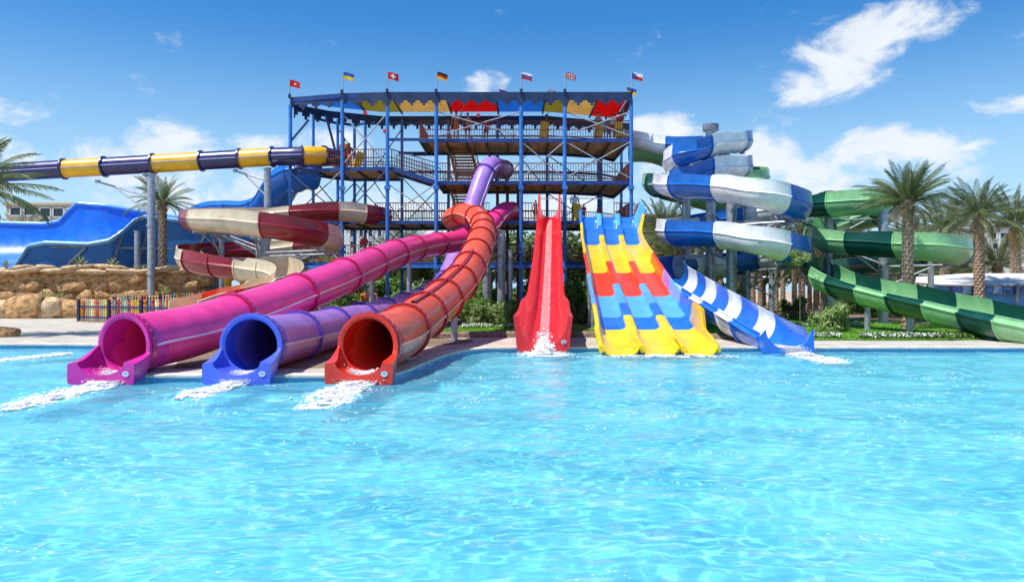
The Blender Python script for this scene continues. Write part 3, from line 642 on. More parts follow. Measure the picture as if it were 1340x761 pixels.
# ---- blue and white spiral
b, wt = M['blue'], M['white']
pts = [(822, 180, 48), (842, 184, 47.4), (868, 190, 46.8), (900, 190, 46.2), (940, 187, 45.6), (963, 185, 44.8), (971, 185, 43), (957, 186, 41.2), (928, 191, 39.6), (900, 201, 38.8), (884, 211, 40.2), (888, 218, 42.4), (918, 221, 44.4), (960, 219, 44.6), (971, 218, 43), (957, 219, 41.2), (925, 223, 39.5), (895, 236, 39.3), (884, 242, 41), (880, 243, 42.4), (875, 241, 42.4), (876, 241, 40.6), (893, 242, 38.4), (925, 243, 36.9), (965, 247, 35.4), (1003, 255, 34.3), (1033, 265, 34.9), (1036, 273, 37.8), (1000, 278, 41), (960, 285, 42), (915, 293, 42.2), (884, 299, 41.8), (876, 301, 40.2), (893, 303, 38.2), (930, 304, 36.6), (965, 308, 35.4), (1003, 316, 34.3), (1033, 326, 34.9), (1036, 333, 37.8), (995, 338, 41), (950, 345, 41.4), (905, 348, 40.6), (881, 350, 38.6), (878, 356, 36), (897, 370, 32), (926, 388, 28), (964, 409, 24.6), (1003, 431, 22.3), (1024, 442, 21.2)]
# colour changes by control index
cuts = [2.2, 3.5, 5, 6.7, 8.3, 9.35, 10.6, 12.6, 14.6, 16.0, 17.3, 19.5, 21.9, 23.5, 25.5, 27.2, 28.6, 30.2, 32.8, 34.5, 36.5, 38.2, 38.9, 40.0, 41.3, 43.3, 43.8, 44.2, 44.65, 45.1, 45.55, 46.05, 46.6]
cols = [wt, b, wt, b, wt, b, wt, wt, b, wt, b, wt, wt, b, wt, b, wt, b, wt, b, wt, b, wt, b, wt, b, wt, M['blue2'], wt, M['blue2'], wt, M['blue2'], wt, M['blue2']]
th, pa = flume('spiral_slide', 'blue and white spiral slide winding round grey posts to the pool', 'water slide', pts, cuts, cols, r=.68, h=.45, hfn=lambda u: .45 if u < 42.5 else max(.26, .45-.05*(u-42.5)), h2fn=lambda u: .45 if u < 42.5 else max(.14, .45-.3*(u-42.5)), rfn=lambda u: .56 if u < 18 else (.68 if u > 23 else .56+.12*(u-18)/5))
e = pa.fr(pa.L)[0]; mouth(th, (e.x, e.y, e.z+.02), .66, M['blue2'], length=.5, wend=.68, rim_end=.66, u_end=.62, bot_end=.12, sticker=False)
def near_arms(pa, x, y, lo, hi, n=3):
    out = []; step = pa.L/120; last = None
    for i in range(120):
        q = pa.fr(i*step)[0]; d = math.hypot(q.x-x, q.y-y)
        if d < 4.3 and lo < q.z < hi and (last is None or (q-last).length > 3.2): out.append((q.z-.72, q-Vector((0, 0, .66)))); last = q
    return out[:n]
for (px, D, zt, rr) in ((898, 42.2, 7.0, .24), (930, 40.2, 10.3, .26), (957, 38.2, 6.2, .25), (978, 41, 6.3, .18), (1010, 40, 5.4, .14)):
    q = G(px, D); column(th, (q.x, q.y), zt, rr, arms=near_arms(pa, q.x, q.y, 2.5, zt+.3, 5))
mb = MB(); mb.rod(P(930, 171, 40.2), P(930, 163, 40.2), .42, 16); mb.build('post_cap', M['steel_dark'], th, True, 40)
for (px, D, z) in ((905, 31, 1.2), (955, 25.2, .45)):
    q = G(px, D); column(th, (q.x, q.y), z, .11)

# ---- green spiral
g, l = M['green'], M['lime']
pts = [(824, 198, 49), (845, 198, 49), (880, 208, 49.5), (930, 222, 51), (985, 228, 50), (990, 234, 47.8), (930, 236, 46.6), (878, 237, 45.8), (856, 239, 44), (864, 243, 42.9), (895, 252, 44.9), (940, 264, 45.6), (990, 270, 44.5), (1045, 268, 41.5), (1100, 265, 38.6), (1138, 263, 37.4), (1156, 269, 39.5), (1150, 280, 42.5), (1110, 289, 43.8), (1078, 298, 43), (1070, 307, 40.8), (1080, 312, 38.6), (1110, 315, 37), (1163, 318, 35.4), (1210, 321, 34), (1240, 325, 34.6), (1238, 331, 38), (1200, 337, 40.2), (1150, 341, 41), (1100, 346, 40.4), (1074, 350, 38.4), (1074, 357, 35), (1105, 371, 32.2), (1160, 384, 29.9), (1230, 399, 27), (1300, 415, 24.6), (1370, 430, 22.7), (1430, 446, 21.6)]
cuts = [2, 4, 6, 7.6, 8.6, 10, 12, 13.9, 15.4, 17, 19, 20.2, 22.15, 23.4, 25.5, 26.6, 28, 29.2, 30.4, 31.3, 31.9, 32.6, 33.3, 34.0, 34.7, 35.4, 36]
th, pa = flume('spiral_slide', 'dark and pale green spiral slide behind the palm at the right', 'water slide', pts, cuts, [l, g], r=.66, h=.38, hfn=lambda u: .38 if u < 31 else .45, h2fn=lambda u: .38 if u < 31 else max(.16, .38-.15*(u-31)))
mouth(th, (pa.fr(pa.L)[0].x, pa.fr(pa.L)[0].y, pa.fr(pa.L)[0].z), .6, M['green'], length=.8, wend=.68, rim_end=.55, u_end=.55, bot_end=.12, sticker=False, ydir=(pa.fr(pa.L)[1].x, pa.fr(pa.L)[1].y))
for (px, D, zt, rr) in ((1156, 37.2, 5.6, .22), (1085, 37.5, 2.9, .22), (1084, 40.2, 6.9, .2), (1218, 37.4, 3.2, .14)):
    q = G(px, D); column(th, (q.x, q.y), zt, rr, arms=near_arms(pa, q.x, q.y, 2.0, zt+.3, 4))
for (px, D, z) in ((1090, 33.2, 1.3), (1135, 30.6, 1.0), (1190, 28.6, .75)):
    q = G(px, D); column(th, (q.x, q.y), z, .11)

# ---- maroon and cream spiral at the left
a_, c_ = M['maroon'], M['cream']
pts = [(502, 284, 47.5), (486, 281, 46.2), (460, 277, 45.4), (430, 276, 45), (398, 277, 44.8), (350, 281, 45), (295, 283, 44), (258, 285, 41.5), (253, 286, 38.6), (275, 287, 36.2), (310, 289, 35), (350, 294, 34.6), (392, 301, 35), (425, 310, 36.8), (432, 317, 39.4), (405, 322, 41.8), (360, 326, 42.6), (310, 328, 42), (262, 331, 40.4), (247, 336, 37.8), (262, 342, 35.6), (295, 347, 34.9), (330, 352, 34.7), (362, 356, 34), (378, 364, 32.4), (372, 377, 30.4), (340, 386, 28), (295, 396, 26), (255, 407, 24.8), (240, 412, 24.3)]
cuts = [1.5, 2.6, 4.3, 6, 7.45, 8.6, 10.9, 12.6, 14.2, 15.3, 16.5, 17.6, 18.7, 19.8, 20.7, 21.5, 22.5, 24.4, 26.2, 26.9, 27.4]
cols = [a_, c_, a_, c_, a_, c_, c_, a_, c_, a_, c_, a_, c_, c_, a_, a_, c_, c_, c_, M['salmon'], M['scarlet'], c_]
cols = [a_, c_, a_, c_, c_, a_, c_, a_, c_, a_, c_, a_, a_, c_, a_, a_, c_, c_, c_, M['salmon'], M['scarlet'], c_]
th, pa = flume('spiral_slide', 'maroon and cream spiral slide curling left of the tower', 'water slide', pts, cuts, cols, r=.58, h=.36, hfn=lambda u: .36 if u < 22 else (.55 if u < 26 else .45))
for (px, D, zt, rr) in ((347, 40, 9.1, .24), (290, 39, 4.8, .13), (340, 38.2, 4.7, .2)):
    q = G(px, D); column(th, (q.x, q.y), zt if px != 347 else 5.1, rr, arms=near_arms(pa, q.x, q.y, 2.0, 7, 4))
for (px, D, z) in ((330, 28.3, 1.1), (262, 25.6, .6)):
    q = G(px, D); column(th, (q.x, q.y), z, .1)

# ---- navy and yellow tube high at the left
nv, gd = M['navy'], M['gold']
xs_ = [-230, -120, -55, 0, 40, 84, 137, 201, 264, 314, 357, 396, 424, 440]
def ny(x): return 228-.062*max(0, x)+.0 if x > 0 else 228+.02*(-x)
pts = [(x, (226-.058*x if x > 0 else 226+(-x)*.03), 46.6) for x in xs_[:-3]]+[(396, 204, 46.4), (415, 203.5, 46.8), (434, 206, 47.6), (446, 209, 48.6)]
cuts = [1, 2, 3, 5, 6, 7, 8, 9, 10, 11, 12.4]
th, pa = tube_slide('tube_slide', 'high navy and yellow ringed tube slide crossing from the left to the tower', 'water slide', pts, .55, nv, M['navy'], M['seam_p'], colours=[nv, gd, gd, nv, gd, nv, gd, nv, gd, nv, gd, nv], cuts=cuts, bolts=0, flw=.1)
q = G(198, 45.9); column(th, (q.x, q.y), P(198, 228, 45.9).z, .22, z0=DZ, arms=((P(0, 258, 45.9).z, P(128, 238, 46.6)), (P(0, 240, 45.9).z, P(190, 229, 46.4))))
q = G(350, 45.9); column(th, (q.x, q.y), P(0, 221, 45.9).z, .2, arms=((P(0, 236, 45.9).z, P(308, 224, 46.5)),))
q = G(-200, 46); column(th, (q.x, q.y), 7.6, .22)

# ---- wide blue trough from the left end of the tower
pts = [(414, 224, 49), (398, 224, 48.6), (381, 230, 49), (366, 246, 49.8), (353, 264, 51), (336, 270, 52), (310, 270, 53), (285, 272, 54), (265, 280, 55), (250, 292, 56)]
th, pa = flume('feeder_slide', 'wide plain blue open slide curving down from the left tower deck', 'water slide', pts, [1.5, 3, 4.5, 6, 7.5], [M['pipe']], r=1.15, h=.3)
for (px, D) in ((352, 51), (300, 53.5)):
    q = G(px, D); column(th, (q.x, q.y), P(0, 290, D).z, .16)

# ---- the big blue half pipe
def crv(tab, s):
    for (a, va), (b_, vb) in zip(tab, tab[1:]):
        if s <= b_:
            t = (s-a)/(b_-a); t = t*t*(3-2*t)*.5+t*.5; return [x+(y-x)*t for x, y in zip(va, vb)]
    return list(tab[-1][1])
near = [(0, (-20, 372, 50)), (.08, (22, 350, 50)), (.16, (40, 322, 50)), (.22, (62, 318, 50)), (.36, (118, 320, 50.3)), (.44, (146, 315, 50.5)), (.52, (163, 303, 51)), (.6, (178, 289, 51.5)), (.66, (192, 284, 52)), (.74, (230, 288, 52.3)), (1, (350, 303, 53))]
far = [(0, (-110, 330, 58)), (.06, (-60, 300, 58)), (.12, (-10, 291, 58)), (.2, (15, 292, 58)), (.32, (58, 293, 58)), (.38, (78, 289, 58)), (.44, (90, 275, 58)), (.5, (100, 266, 58)), (.6, (140, 269, 58)), (.72, (186, 277, 58.5)), (1, (330, 300, 60))]
th = thing('half_pipe', 'huge bright blue half pipe slide on the terrace at the left', 'water slide', (P(120, 350, 53).x, 53, 3))
st = []; S = 72
for j in range(S+1):
    s = j/S; a = P(*crv(near, s)); c = P(*crv(far, s)); I = []; O = []; zb = 2.9+.0*s
    for i in range(25):
        k = i/24; ang = math.pi*k; base = a.lerp(c, .5-.5*math.cos(ang)); e = abs(math.sin(ang))**.8
        z = base.z*(1-e)+min(base.z, zb+.6+1.2*(s > .6)*(s-.6))*e
        I.append(Vector((base.x, base.y, z)))
    for i, q in enumerate(I):
        k = i/24; n_ = Vector((0, -1, -.0)) if k < .5 else Vector((0, 1, 0)); wgt = abs(math.cos(math.pi*k)); d = n_*wgt*.1+Vector((0, 0, -1))*(1-wgt)*.1
        O.append(q+d)
    st.append((I, O))
for a, b_ in ((0, 8), (8, 17), (17, 26), (26, 34), (34, 42), (42, 50), (50, 61), (61, 72)):
    shell('pipe_panel', M['pipe'], th, st[a:b_+1], angle=60)
for key in ((0, -1), (-1, 1)):
    rows = []
    for (I, O) in st:
        q = I[key[0]]; rows.append([q+Vector((0, key[1]*.12+math.cos(gg)*.24, math.sin(gg)*.17)) for gg in [2*math.pi*i/10 for i in range(10)]])
    MB().grid(rows, True).build('rim', M['pipe_rim'], th, True)
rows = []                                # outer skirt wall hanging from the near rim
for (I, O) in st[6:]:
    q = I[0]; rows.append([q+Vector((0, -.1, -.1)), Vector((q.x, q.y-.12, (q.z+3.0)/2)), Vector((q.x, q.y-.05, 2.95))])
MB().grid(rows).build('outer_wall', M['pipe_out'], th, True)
for i in range(20, 70, 12):
    q = st[i][0][0]; nq = st[min(72, i+5)][0][0]; mb = MB(); mb.bar((q.x, q.y-.3, 3.0), (nq.x, nq.y-.22, nq.z-.2), .14, .14)
    mb.build('wall_brace', M['steel_dark'], th)
rows = [[Vector((i_[0][0].x, i_[0][0].y-.28, 4.55)), Vector((i_[0][0].x, i_[0][0].y-.28, 4.65))] for i_ in st[18:]]
mb = MB(); mb.bar(rows[0][0], rows[-1][0], .1, .1); mb.build('wall_rail', M['steel_dark'], th)
q = G(180, 50.4); column(th, (q.x, q.y), 5.6, .2, z0=3.0)

# ------------------------------------------------------------ tower
TY = 46.0
tower = thing('slide_tower', 'tall blue steel slide tower with four open decks and flags', 'tower', (-3, 48, DZ))
X_ = lambda px, D=TY: (px-670)*D/1000
ZA, ZB, ZR, ZC, ZD, ZT = 10.9, 9.2, 8.35, 5.95, 3.47, 13.55
front = [(380, 47.2), (448, 46.2), (507, 46), (571, 46), (682, 46), (739, 46), (826, 46)]
back = [(410, 49.0), (442, 50.4), (464, 51), (478, 50.5), (526, 50.5), (587, 50.5), (651, 50.5), (716, 50.5), (785, 51.5), (813, 53.3)]
for px, D in front:
    x = X_(px, D); mb = MB(); mb.rod((x, D, DZ), (x, D, 13.2), .115, 14)
    for z in (ZD+.9, ZC-1.9, ZB-1.3, 3.1): mb.box((x, D-.02, z), (.32, .32, .22)); 
    mb.rod((x, D, DZ), (x, D, DZ+.08), .36, 10)
    mb.build('post', M['post'], tower, True, 40)
for px, D in back:
    x = X_(px, D); mb = MB(); mb.rod((x, D, DZ), (x, D, 13.0), .1 if px not in (785,) else .19, 12); mb.rod((x, D, DZ), (x, D, DZ+.08), .3, 10); mb.build('post', M['post'], tower, True, 40)
def deckpoly(pts, z, joist=1.25, name='deck'):
    """boards seen from below with joists, plus a blue edge beam all round"""
    mb = MB(); n = len(pts)
    mb.add([(x, y, z) for x, y in pts]+[(x, y, z-.06) for x, y in pts], [tuple(range(n)), tuple(range(n, 2*n))[::-1]]+[(i, i+n, (i+1) % n+n, (i+1) % n) for i in range(n)])
    mb.build('deck_floor', M['deck_wood'], tower)
    x0 = min(p[0] for p in pts); x1 = max(p[0] for p in pts)
    def yr(x):
        ys_ = []
        for i in range(n):
            (xa, ya), (xb, yb) = pts[i], pts[(i+1) % n]
            if (xa-x)*(xb-x) <= 0 and abs(xa-xb) > 1e-6: ys_.append(ya+(yb-ya)*(x-xa)/(xb-xa))
        return (min(ys_), max(ys_)) if ys_ else None
    x = x0+.3
    while x < x1-.1:
        r_ = yr(x)
        if r_ and r_[1]-r_[0] > .5: mb = MB(); mb.box((x, (r_[0]+r_[1])/2, z-.135), (.09, r_[1]-r_[0]-.1, .14)); mb.build('joist', M['joist'], tower)
        x += joist
    for i in range(n):
        a, b_ = pts[i], pts[(i+1) % n]; mb = MB(); mb.bar((*a, z-.13), (*b_, z-.115), .1, .22); mb.build('beam', M['beam'], tower)
def railing(a, b_, z0, z1=None, h=1.06, sp=.155, m=None):
    z1 = z0 if z1 is None else z1; a = Vector((*a, z0)); b_ = Vector((*b_, z1)); n = max(1, int((b_-a).length/sp)); m = m or M['rail']; up = Vector((0, 0, 1))
    mb = MB()
    for k in (.12, h*.52, h): mb.bar(a+up*k, b_+up*k, .05, .05)
    for i in range(0, n+1, 12): q = a.lerp(b_, i/n); mb.bar(q, q+up*h, .06, .06)
    rl = mb.build('railing', m, tower); mb = MB()
    for i in range(n+1):
        q = a.lerp(b_, i/n); mb.box(q+up*(.12+(h-.12)/2), (.03, .03, h-.12))
    tag(mb.build('balusters', m, rl), kind='stuff'); bpy.data.objects[-1] if False else None
    return rl
xl = X_(549); xr = X_(824)
deckpoly([(xl, 46.15), (xr, 46.15), (xr, 53.2), (X_(785, 51.5), 51.8), (X_(716, 50.5), 50.6), (xl, 50.6)], ZA)
deckpoly([(X_(384, 47.3), 47.4), (X_(448, 46.3), 46.35), (X_(507), 46.15), (X_(512), 46.15), (X_(512), 50.6), (X_(464, 50.9), 50.8), (X_(440, 50), 50)], ZB)
deckpoly([(X_(572), 46.15), (xr, 46.15), (xr, 53.2), (X_(785, 51.5), 51.8), (X_(716, 50.5), 50.6), (X_(572), 50.6)], ZR)
deckpoly([(X_(384, 47.3), 47.4), (X_(448, 46.3), 46.35), (X_(507), 46.15), (xr, 46.15), (xr, 53.2), (X_(785, 51.5), 51.8), (X_(716, 50.5), 50.6), (X_(464, 50.9), 50.8), (X_(440, 50), 50)], ZC)
deckpoly([(X_(384, 47.3), 47.4), (X_(448, 46.3), 46.35), (X_(507), 46.15), (xr, 46.15), (xr, 53.2), (X_(785, 51.5), 51.8), (X_(716, 50.5), 50.6), (X_(464, 50.9), 50.8), (X_(440, 50), 50)], ZD)
# ramp between the left deck and the second deck
mb = MB(); x0, x1 = X_(512)+.05, X_(572)-.05
mb.add([(x0, 46.2, ZB), (x1, 46.2, ZR), (x1, 48.2, ZR), (x0, 48.2, ZB), (x0, 46.2, ZB-.08), (x1, 46.2, ZR-.08), (x1, 48.2, ZR-.08), (x0, 48.2, ZB-.08)], [(0, 1, 2, 3), (7, 6, 5, 4), (0, 4, 5, 1), (3, 2, 6, 7), (0, 3, 7, 4), (1, 5, 6, 2)])
mb.build('ramp', M['deck_wood'], tower)
for y in (46.13, 48.27): mb = MB(); mb.bar((x0, y, ZB-.12), (x1, y, ZR-.12), .1, .26); mb.build('beam', M['beam'], tower)
for px in (651, 664, 678):
    x = X_(px, 48.6); mb = MB(); mb.rod((x, 48.6, DZ), (x, 48.6, ZR if px != 664 else ZR+1.3), .1, 8); mb.build('post', M['rail'], tower, True, 40)
for z in (1.4, ZD+1.2, ZC+1.2): mb = MB(); mb.bar((X_(651, 48.6), 48.6, z), (X_(678, 48.6), 48.6, z), .08, .1); mb.build('beam', M['rail'], tower)
# railings
F = [X_(p_, d) for p_, d in front]
railing((F[0]+.2, 47.3), (F[1], 46.35), ZB); railing((F[1], 46.35), (X_(512), 46.15), ZB); railing((X_(512), 46.2), (X_(572), 46.2), ZB, ZR); railing((X_(512), 48.2), (X_(572), 48.2), ZB, ZR)
railing((X_(572), 46.2), (X_(682), 46.2), ZR); railing((X_(682), 46.2), (F[6], 46.2), ZR)
railing((xl, 46.2), (F[4], 46.2), ZA); railing((F[4], 46.2), (F[5], 46.2), ZA); railing((F[5], 46.2), (F[6], 46.2), ZA)
railing((X_(490), 46.2), (X_(588), 46.2), ZC); railing((X_(592), 46.2), (X_(640), 46.2), ZC); railing((X_(684), 46.2), (X_(703), 46.2), ZC); railing((X_(804), 46.2), (F[6], 46.2), ZC)
railing((F[1], 46.35), (F[3], 46.2), ZD, m=M['screen'], h=1.0); railing((F[0], 47.3), (F[1], 46.35), ZD, m=M['screen'], h=1.0); railing((F[3], 46.2), (F[4], 46.2), ZD, h=1.0); railing((F[4], 46.2), (F[6], 46.2), ZD, h=1.0, m=M['screen'])
for z in (ZA, ZR, ZC):
    railing((xl if z == ZA else X_(572), 50.5), (X_(716, 50.5), 50.5), z); railing((X_(716, 50.5), 50.5), (X_(785, 51.5), 51.7), z); railing((X_(785, 51.5), 51.7), (xr, 53.1), z)
railing((X_(464, 50.9), 50.7), (X_(512), 50.5), ZB); railing((X_(440, 50), 49.9), (X_(464, 50.9), 50.7), ZB); railing((X_(478, 50.5), 50.6), (X_(572), 50.5), ZC)
for z in (ZC, ZR):
    railing((xr, 46.3), (xr, 53), z)
mb = MB(); mb.add([(xl+.05, 46.3, ZA), (xl+.05, 50.4, ZA), (xl+.05, 50.4, ZA+1.05), (xl+.05, 46.3, ZA+1.05), (xl, 46.3, ZA), (xl, 50.4, ZA), (xl, 50.4, ZA+1.05), (xl, 46.3, ZA+1.05)], [(0, 1, 2, 3), (7, 6, 5, 4), (0, 3, 7, 4), (1, 5, 6, 2), (3, 2, 6, 7)]); mb.build('mesh_screen', M['screen'], tower)
mb = MB()
for z in (ZC, ZR): mb.box((xr-.1, 49.5, z+.55), (.04, 6.2, .95))
mb.build('mesh_screen', M['screen'], tower)
# horizontal beams between posts
for (x0, x1, z, y) in ((X_(571, 50.5), X_(540, 50.5), ZA-.2, 50.5), (X_(507), xl, ZA-.1, 50.5), (X_(507), xl, ZA-.1, 46.0)):
    mb = MB(); mb.bar((x0, y, z), (x1, y, z), .12, .16); mb.build('beam', M['beam'], tower)
for (pa_, pb_) in zip(front, front[1:]):
    for z in (ZD-.3, ZT-.12):
        mb = MB(); mb.bar((X_(*pa_)+.1, pa_[1], z), (X_(*pb_)-.1, pb_[1], z), .13, .18); mb.build('beam', M['post'] if z < 5 else M['beam'], tower)
for (pa_, pb_) in zip(back, back[1:]):
    for z in (ZD-.3, 12.75, ZA-1.35):
        mb = MB(); mb.bar((X_(*pa_)+.1, pa_[1], z), (X_(*pb_)-.1, pb_[1], z), .11, .15); mb.build('beam', M['beam'], tower)
# X braces of thin rods
def xb(a, c, z0, z1, hub=True, m=None):
    for sg in (0, 1):
        mb = MB(); p0, p1 = (a, c) if sg == 0 else (c, a); off = .05*sg
        mb.rod((X_(*p0), p0[1]+off, z0), (X_(*p1), p1[1]+off, z1), .037, 6); mb.build('brace', m or M['rod'], tower)
f_ = front
xb(f_[1], f_[2], ZB+.1, 12.4); xb(f_[0], f_[1], ZC+.2, ZB-.2); xb(f_[2], f_[3], ZC+.2, ZR-.2); xb(f_[3], f_[4], ZA+.1, 12.5); xb(f_[4], f_[5], ZR+.1, ZA-.2); xb(f_[5], f_[6], ZA+.1, 12.5); xb(f_[5], f_[6], ZR+.1, ZA-.2); xb(f_[0], f_[1], ZD, ZC-.2)
b_ = back
dk = M['beam']
xb(b_[1], b_[4], ZB-3, 12.4, m=dk); xb(b_[4], b_[5], ZC, ZB, m=dk); xb(b_[6], b_[7], ZR, 12.4, m=dk); xb(b_[7], b_[8], ZC, ZR-.2, m=dk); xb(b_[0], b_[2], ZC, ZB-.3, m=dk); xb(b_[3], b_[4], ZD, ZC-.2, m=dk); xb(b_[7], b_[8], ZR, ZA-.2, m=dk); xb(f_[1], f_[2], ZC+.2, ZB-.2, m=dk)
mb = MB(); mb.bar((X_(380, 47.2), 47.2, 10.9), (X_(402, 47), 47.4, 12.3), .12, .12); mb.build('knee_brace', M['beam'], tower)
mb = MB(); mb.bar((X_(442, 50.4), 50.3, 10.4), (X_(424, 48), 48.4, 12.9), .12, .12); mb.build('knee_brace', M['beam'], tower)
# red hubs on the braces
for (px, py, D) in ((478, 148, 46), (626, 151, 45.95), (504, 172, 46)):
    mb = MB(); q = P(px, py, D); mb.rod(q+Vector((0, -.1, 0)), q+Vector((0, .06, 0)), .12, 10); mb.build('brace_hub', M['c_red'], tower)
q = P(477, 316, 45.9); MB().rod(q+Vector((0, -.2, 0)), q+Vector((0, .1, 0)), .22, 12).build('alarm_bell', M['c_red'], tower)
# roof: coloured sheets, purlins, stepped fascia
ffr = [(X_(380, 47.2), 47.2), (X_(448, 46.2), 46.2), (X_(507), 45.9), (X_(827), 45.9)]
def yf(x):
    for (a, ya), (b2, yb) in zip(ffr, ffr[1:]):
        if x <= b2: return ya+(yb-ya)*(x-a)/(b2-a)
    return 45.9
bbk = [(X_(384, 47.4), 47.5), (X_(430, 49.2), 49.3), (X_(500, 50.8), 50.8), (X_(716, 50.5), 50.7), (X_(824, 52.9), 53.0)]
def yb_(x):
    if x < bbk[0][0]: return yf(x)+.1
    for (a, ya), (b2, yb) in zip(bbk, bbk[1:]):
        if x <= b2: return ya+(yb-ya)*(x-a)/(b2-a)
    return 53.0
bands = [(382, 461, 'r_blue'), (461, 512, 'r_olive'), (512, 583, 'r_cream'), (583, 650, 'r_red'), (650, 714, 'r_blue'), (714, 745, 'r_olive'), (745, 784, 'r_cream'), (784, 824, 'r_red')]
for a, b2, c in bands:
    xa, xb2 = X_(a), X_(b2); k = 8; rows = []
    for j in range(k+1):
        x = xa+(xb2-xa)*j/k; x = max(x, ffr[0][0]+.02); dz = .03*math.sin(j*math.pi)
        rows.append([Vector((x, yf(x)+.1+(yb_(x)-yf(x)-.2)*i/6, ZT-.0)) for i in range(7)])
    rows2 = [[v+Vector((0, 0, .03)) for v in r_] for r_ in rows]
    mb = MB(); mb.grid(rows); mb.grid(rows2); mb.build('roof_sheet', M[c], tower)
    mb = MB(); x = xa; mb.bar((x, yf(x)+.1, ZT-.1), (x, yb_(x)-.1, ZT-.1), .1, .14); mb.build('purlin', M['beam'], tower)
def fascia(pa_, pb_, z1, z0, depth, sp=.8, nm='fascia'):
    pa_ = Vector((*pa_, 0)); pb_ = Vector((*pb_, 0)); Lg = (pb_-pa_).length; n = max(1, round(Lg/sp)); t = (pb_-pa_)/n; nrm = Vector((t.y, -t.x, 0)).normalized()*.03; mb = MB()
    for i in range(n):
        o = pa_+t*i
        # stepped cut-out (upside down stepped merlon between teeth)
        prof = [(0, 0), (.1, 0), (.1, .5), (.31, .5), (.31, 1), (.69, 1), (.69, .5), (.9, .5), (.9, 0), (1, 0)]
        for (u0, h0), (u1, h1) in zip(prof, prof[1:]):
            if u1 == u0: continue
            zl = z0+h0*depth; A = o+t*u0; B = o+t*u1
            vs = [Vector((A.x, A.y, zl)), Vector((B.x, B.y, zl)), Vector((B.x, B.y, z1)), Vector((A.x, A.y, z1))]
            mb.add([v+nrm for v in vs]+[v-nrm for v in vs], [(0, 1, 2, 3), (7, 6, 5, 4), (0, 4, 5, 1)]+([(0, 3, 7, 4), (1, 5, 6, 2)]))
    return mb.build(nm, M['fascia'], tower)
segs = [(ffr[0], ffr[1]), (ffr[1], ffr[2]), (ffr[2], (X_(571), 45.9)), ((X_(571), 45.9), (X_(682), 45.9)), ((X_(682), 45.9), (X_(739), 45.9)), ((X_(739), 45.9), ffr[3])]
for a, c in segs: fascia(a, c, ZT+.08, 12.84, .3)
for a, c in zip(bbk, bbk[1:]): fascia(a, c, ZT-.25, 12.45, .42)
fascia((xr+.1, 53), (xr+.1, 46), ZT+.05, 12.72, .42)
for px, D in front:
    mb = MB(); mb.rod((X_(px, D), D-.16, ZT), (X_(px, D), D-.16, ZT+.25), .09, 8); mb.build('flag_socket', M['fascia'], tower)
# stairs
def stairs(x0, z0, x1, z1, y0, y1, n=11):
    mb = MB()
    for y in (y0, y1): mb.bar((x0, y, z0), (x1, y, z1), .07, .3)
    mb.build('stair_stringer', M['stair'], tower)
    for i in range(n):
        t = (i+.5)/n; mb = MB(); mb.box((x0+(x1-x0)*t, (y0+y1)/2, z0+(z1-z0)*t), (.3, y1-y0-.08, .05)); mb.build('stair_tread', M['stair'], tower)
    mb = MB()
    for y in (y0, y1): mb.bar((x0, y, z0+1), (x1, y, z1+1), .05, .05)
    for i in range(6):
        t = i/5
        for y in (y0, y1): q = Vector((x0+(x1-x0)*t, y, z0+(z1-z0)*t)); mb.bar(q, q+Vector((0, 0, 1)), .04, .04)
    mb.build('stair_rail', M['rail'], tower)
def stairs_y(xt, yt, zt, xb_, yb2, zb_, wd=1.4, n=11):
    for dx in (0, wd):
        mb = MB(); mb.bar((xt+dx, yt, zt-.1), (xb_+dx, yb2, zb_+.05), .07, .32); mb.build('stair_stringer', M['stair'], tower)
        mb = MB(); mb.bar((xt+dx, yt, zt+.95), (xb_+dx, yb2, zb_+1), .05, .05)
        for i in range(5): t = i/4; q = Vector((xt+dx+(xb_-xt)*t, yt+(yb2-yt)*t, zt+(zb_-zt)*t)); mb.bar(q, q+Vector((0, 0, .95)), .04, .04)
        mb.build('stair_rail', M['rail'], tower)
    for i in range(n):
        t = (i+.5)/n; mb = MB(); mb.box((xt+wd/2+(xb_-xt)*t, yt+(yb2-yt)*t, zt+(zb_-zt)*t), (wd-.08, .3, .09)); mb.build('stair_tread', M['stair'], tower)
stairs_y(-4.05, 50, ZA, -3.4, 47.4, ZR); stairs_y(-4.0, 50, ZR, -3.3, 47.6, ZC); stairs_y(-3.9, 50, ZC, -3.2, 47.6, ZD)
mb = MB(); mb.bar((X_(701), 46.0, ZC+.05), (X_(701), 46.0, ZC+1.15), .05, .05); 
for (a, c) in ((706, 735), (737, 803)):
    for px in (a, c): mb.bar((X_(px), 45.95, ZC), (X_(px), 45.95, ZC+1.3), .045, .045)
    mb.bar((X_(a), 45.95, ZC+1.3), (X_(c), 45.95, ZC+1.3), .045, .045)
mb.build('entry_gate', M['rod'], tower)
mb = MB(); mb.box((X_(659), 45.7, 1.9), (.4, .12, .75)); mb.build('notice_board', M['frame_white'], tower)

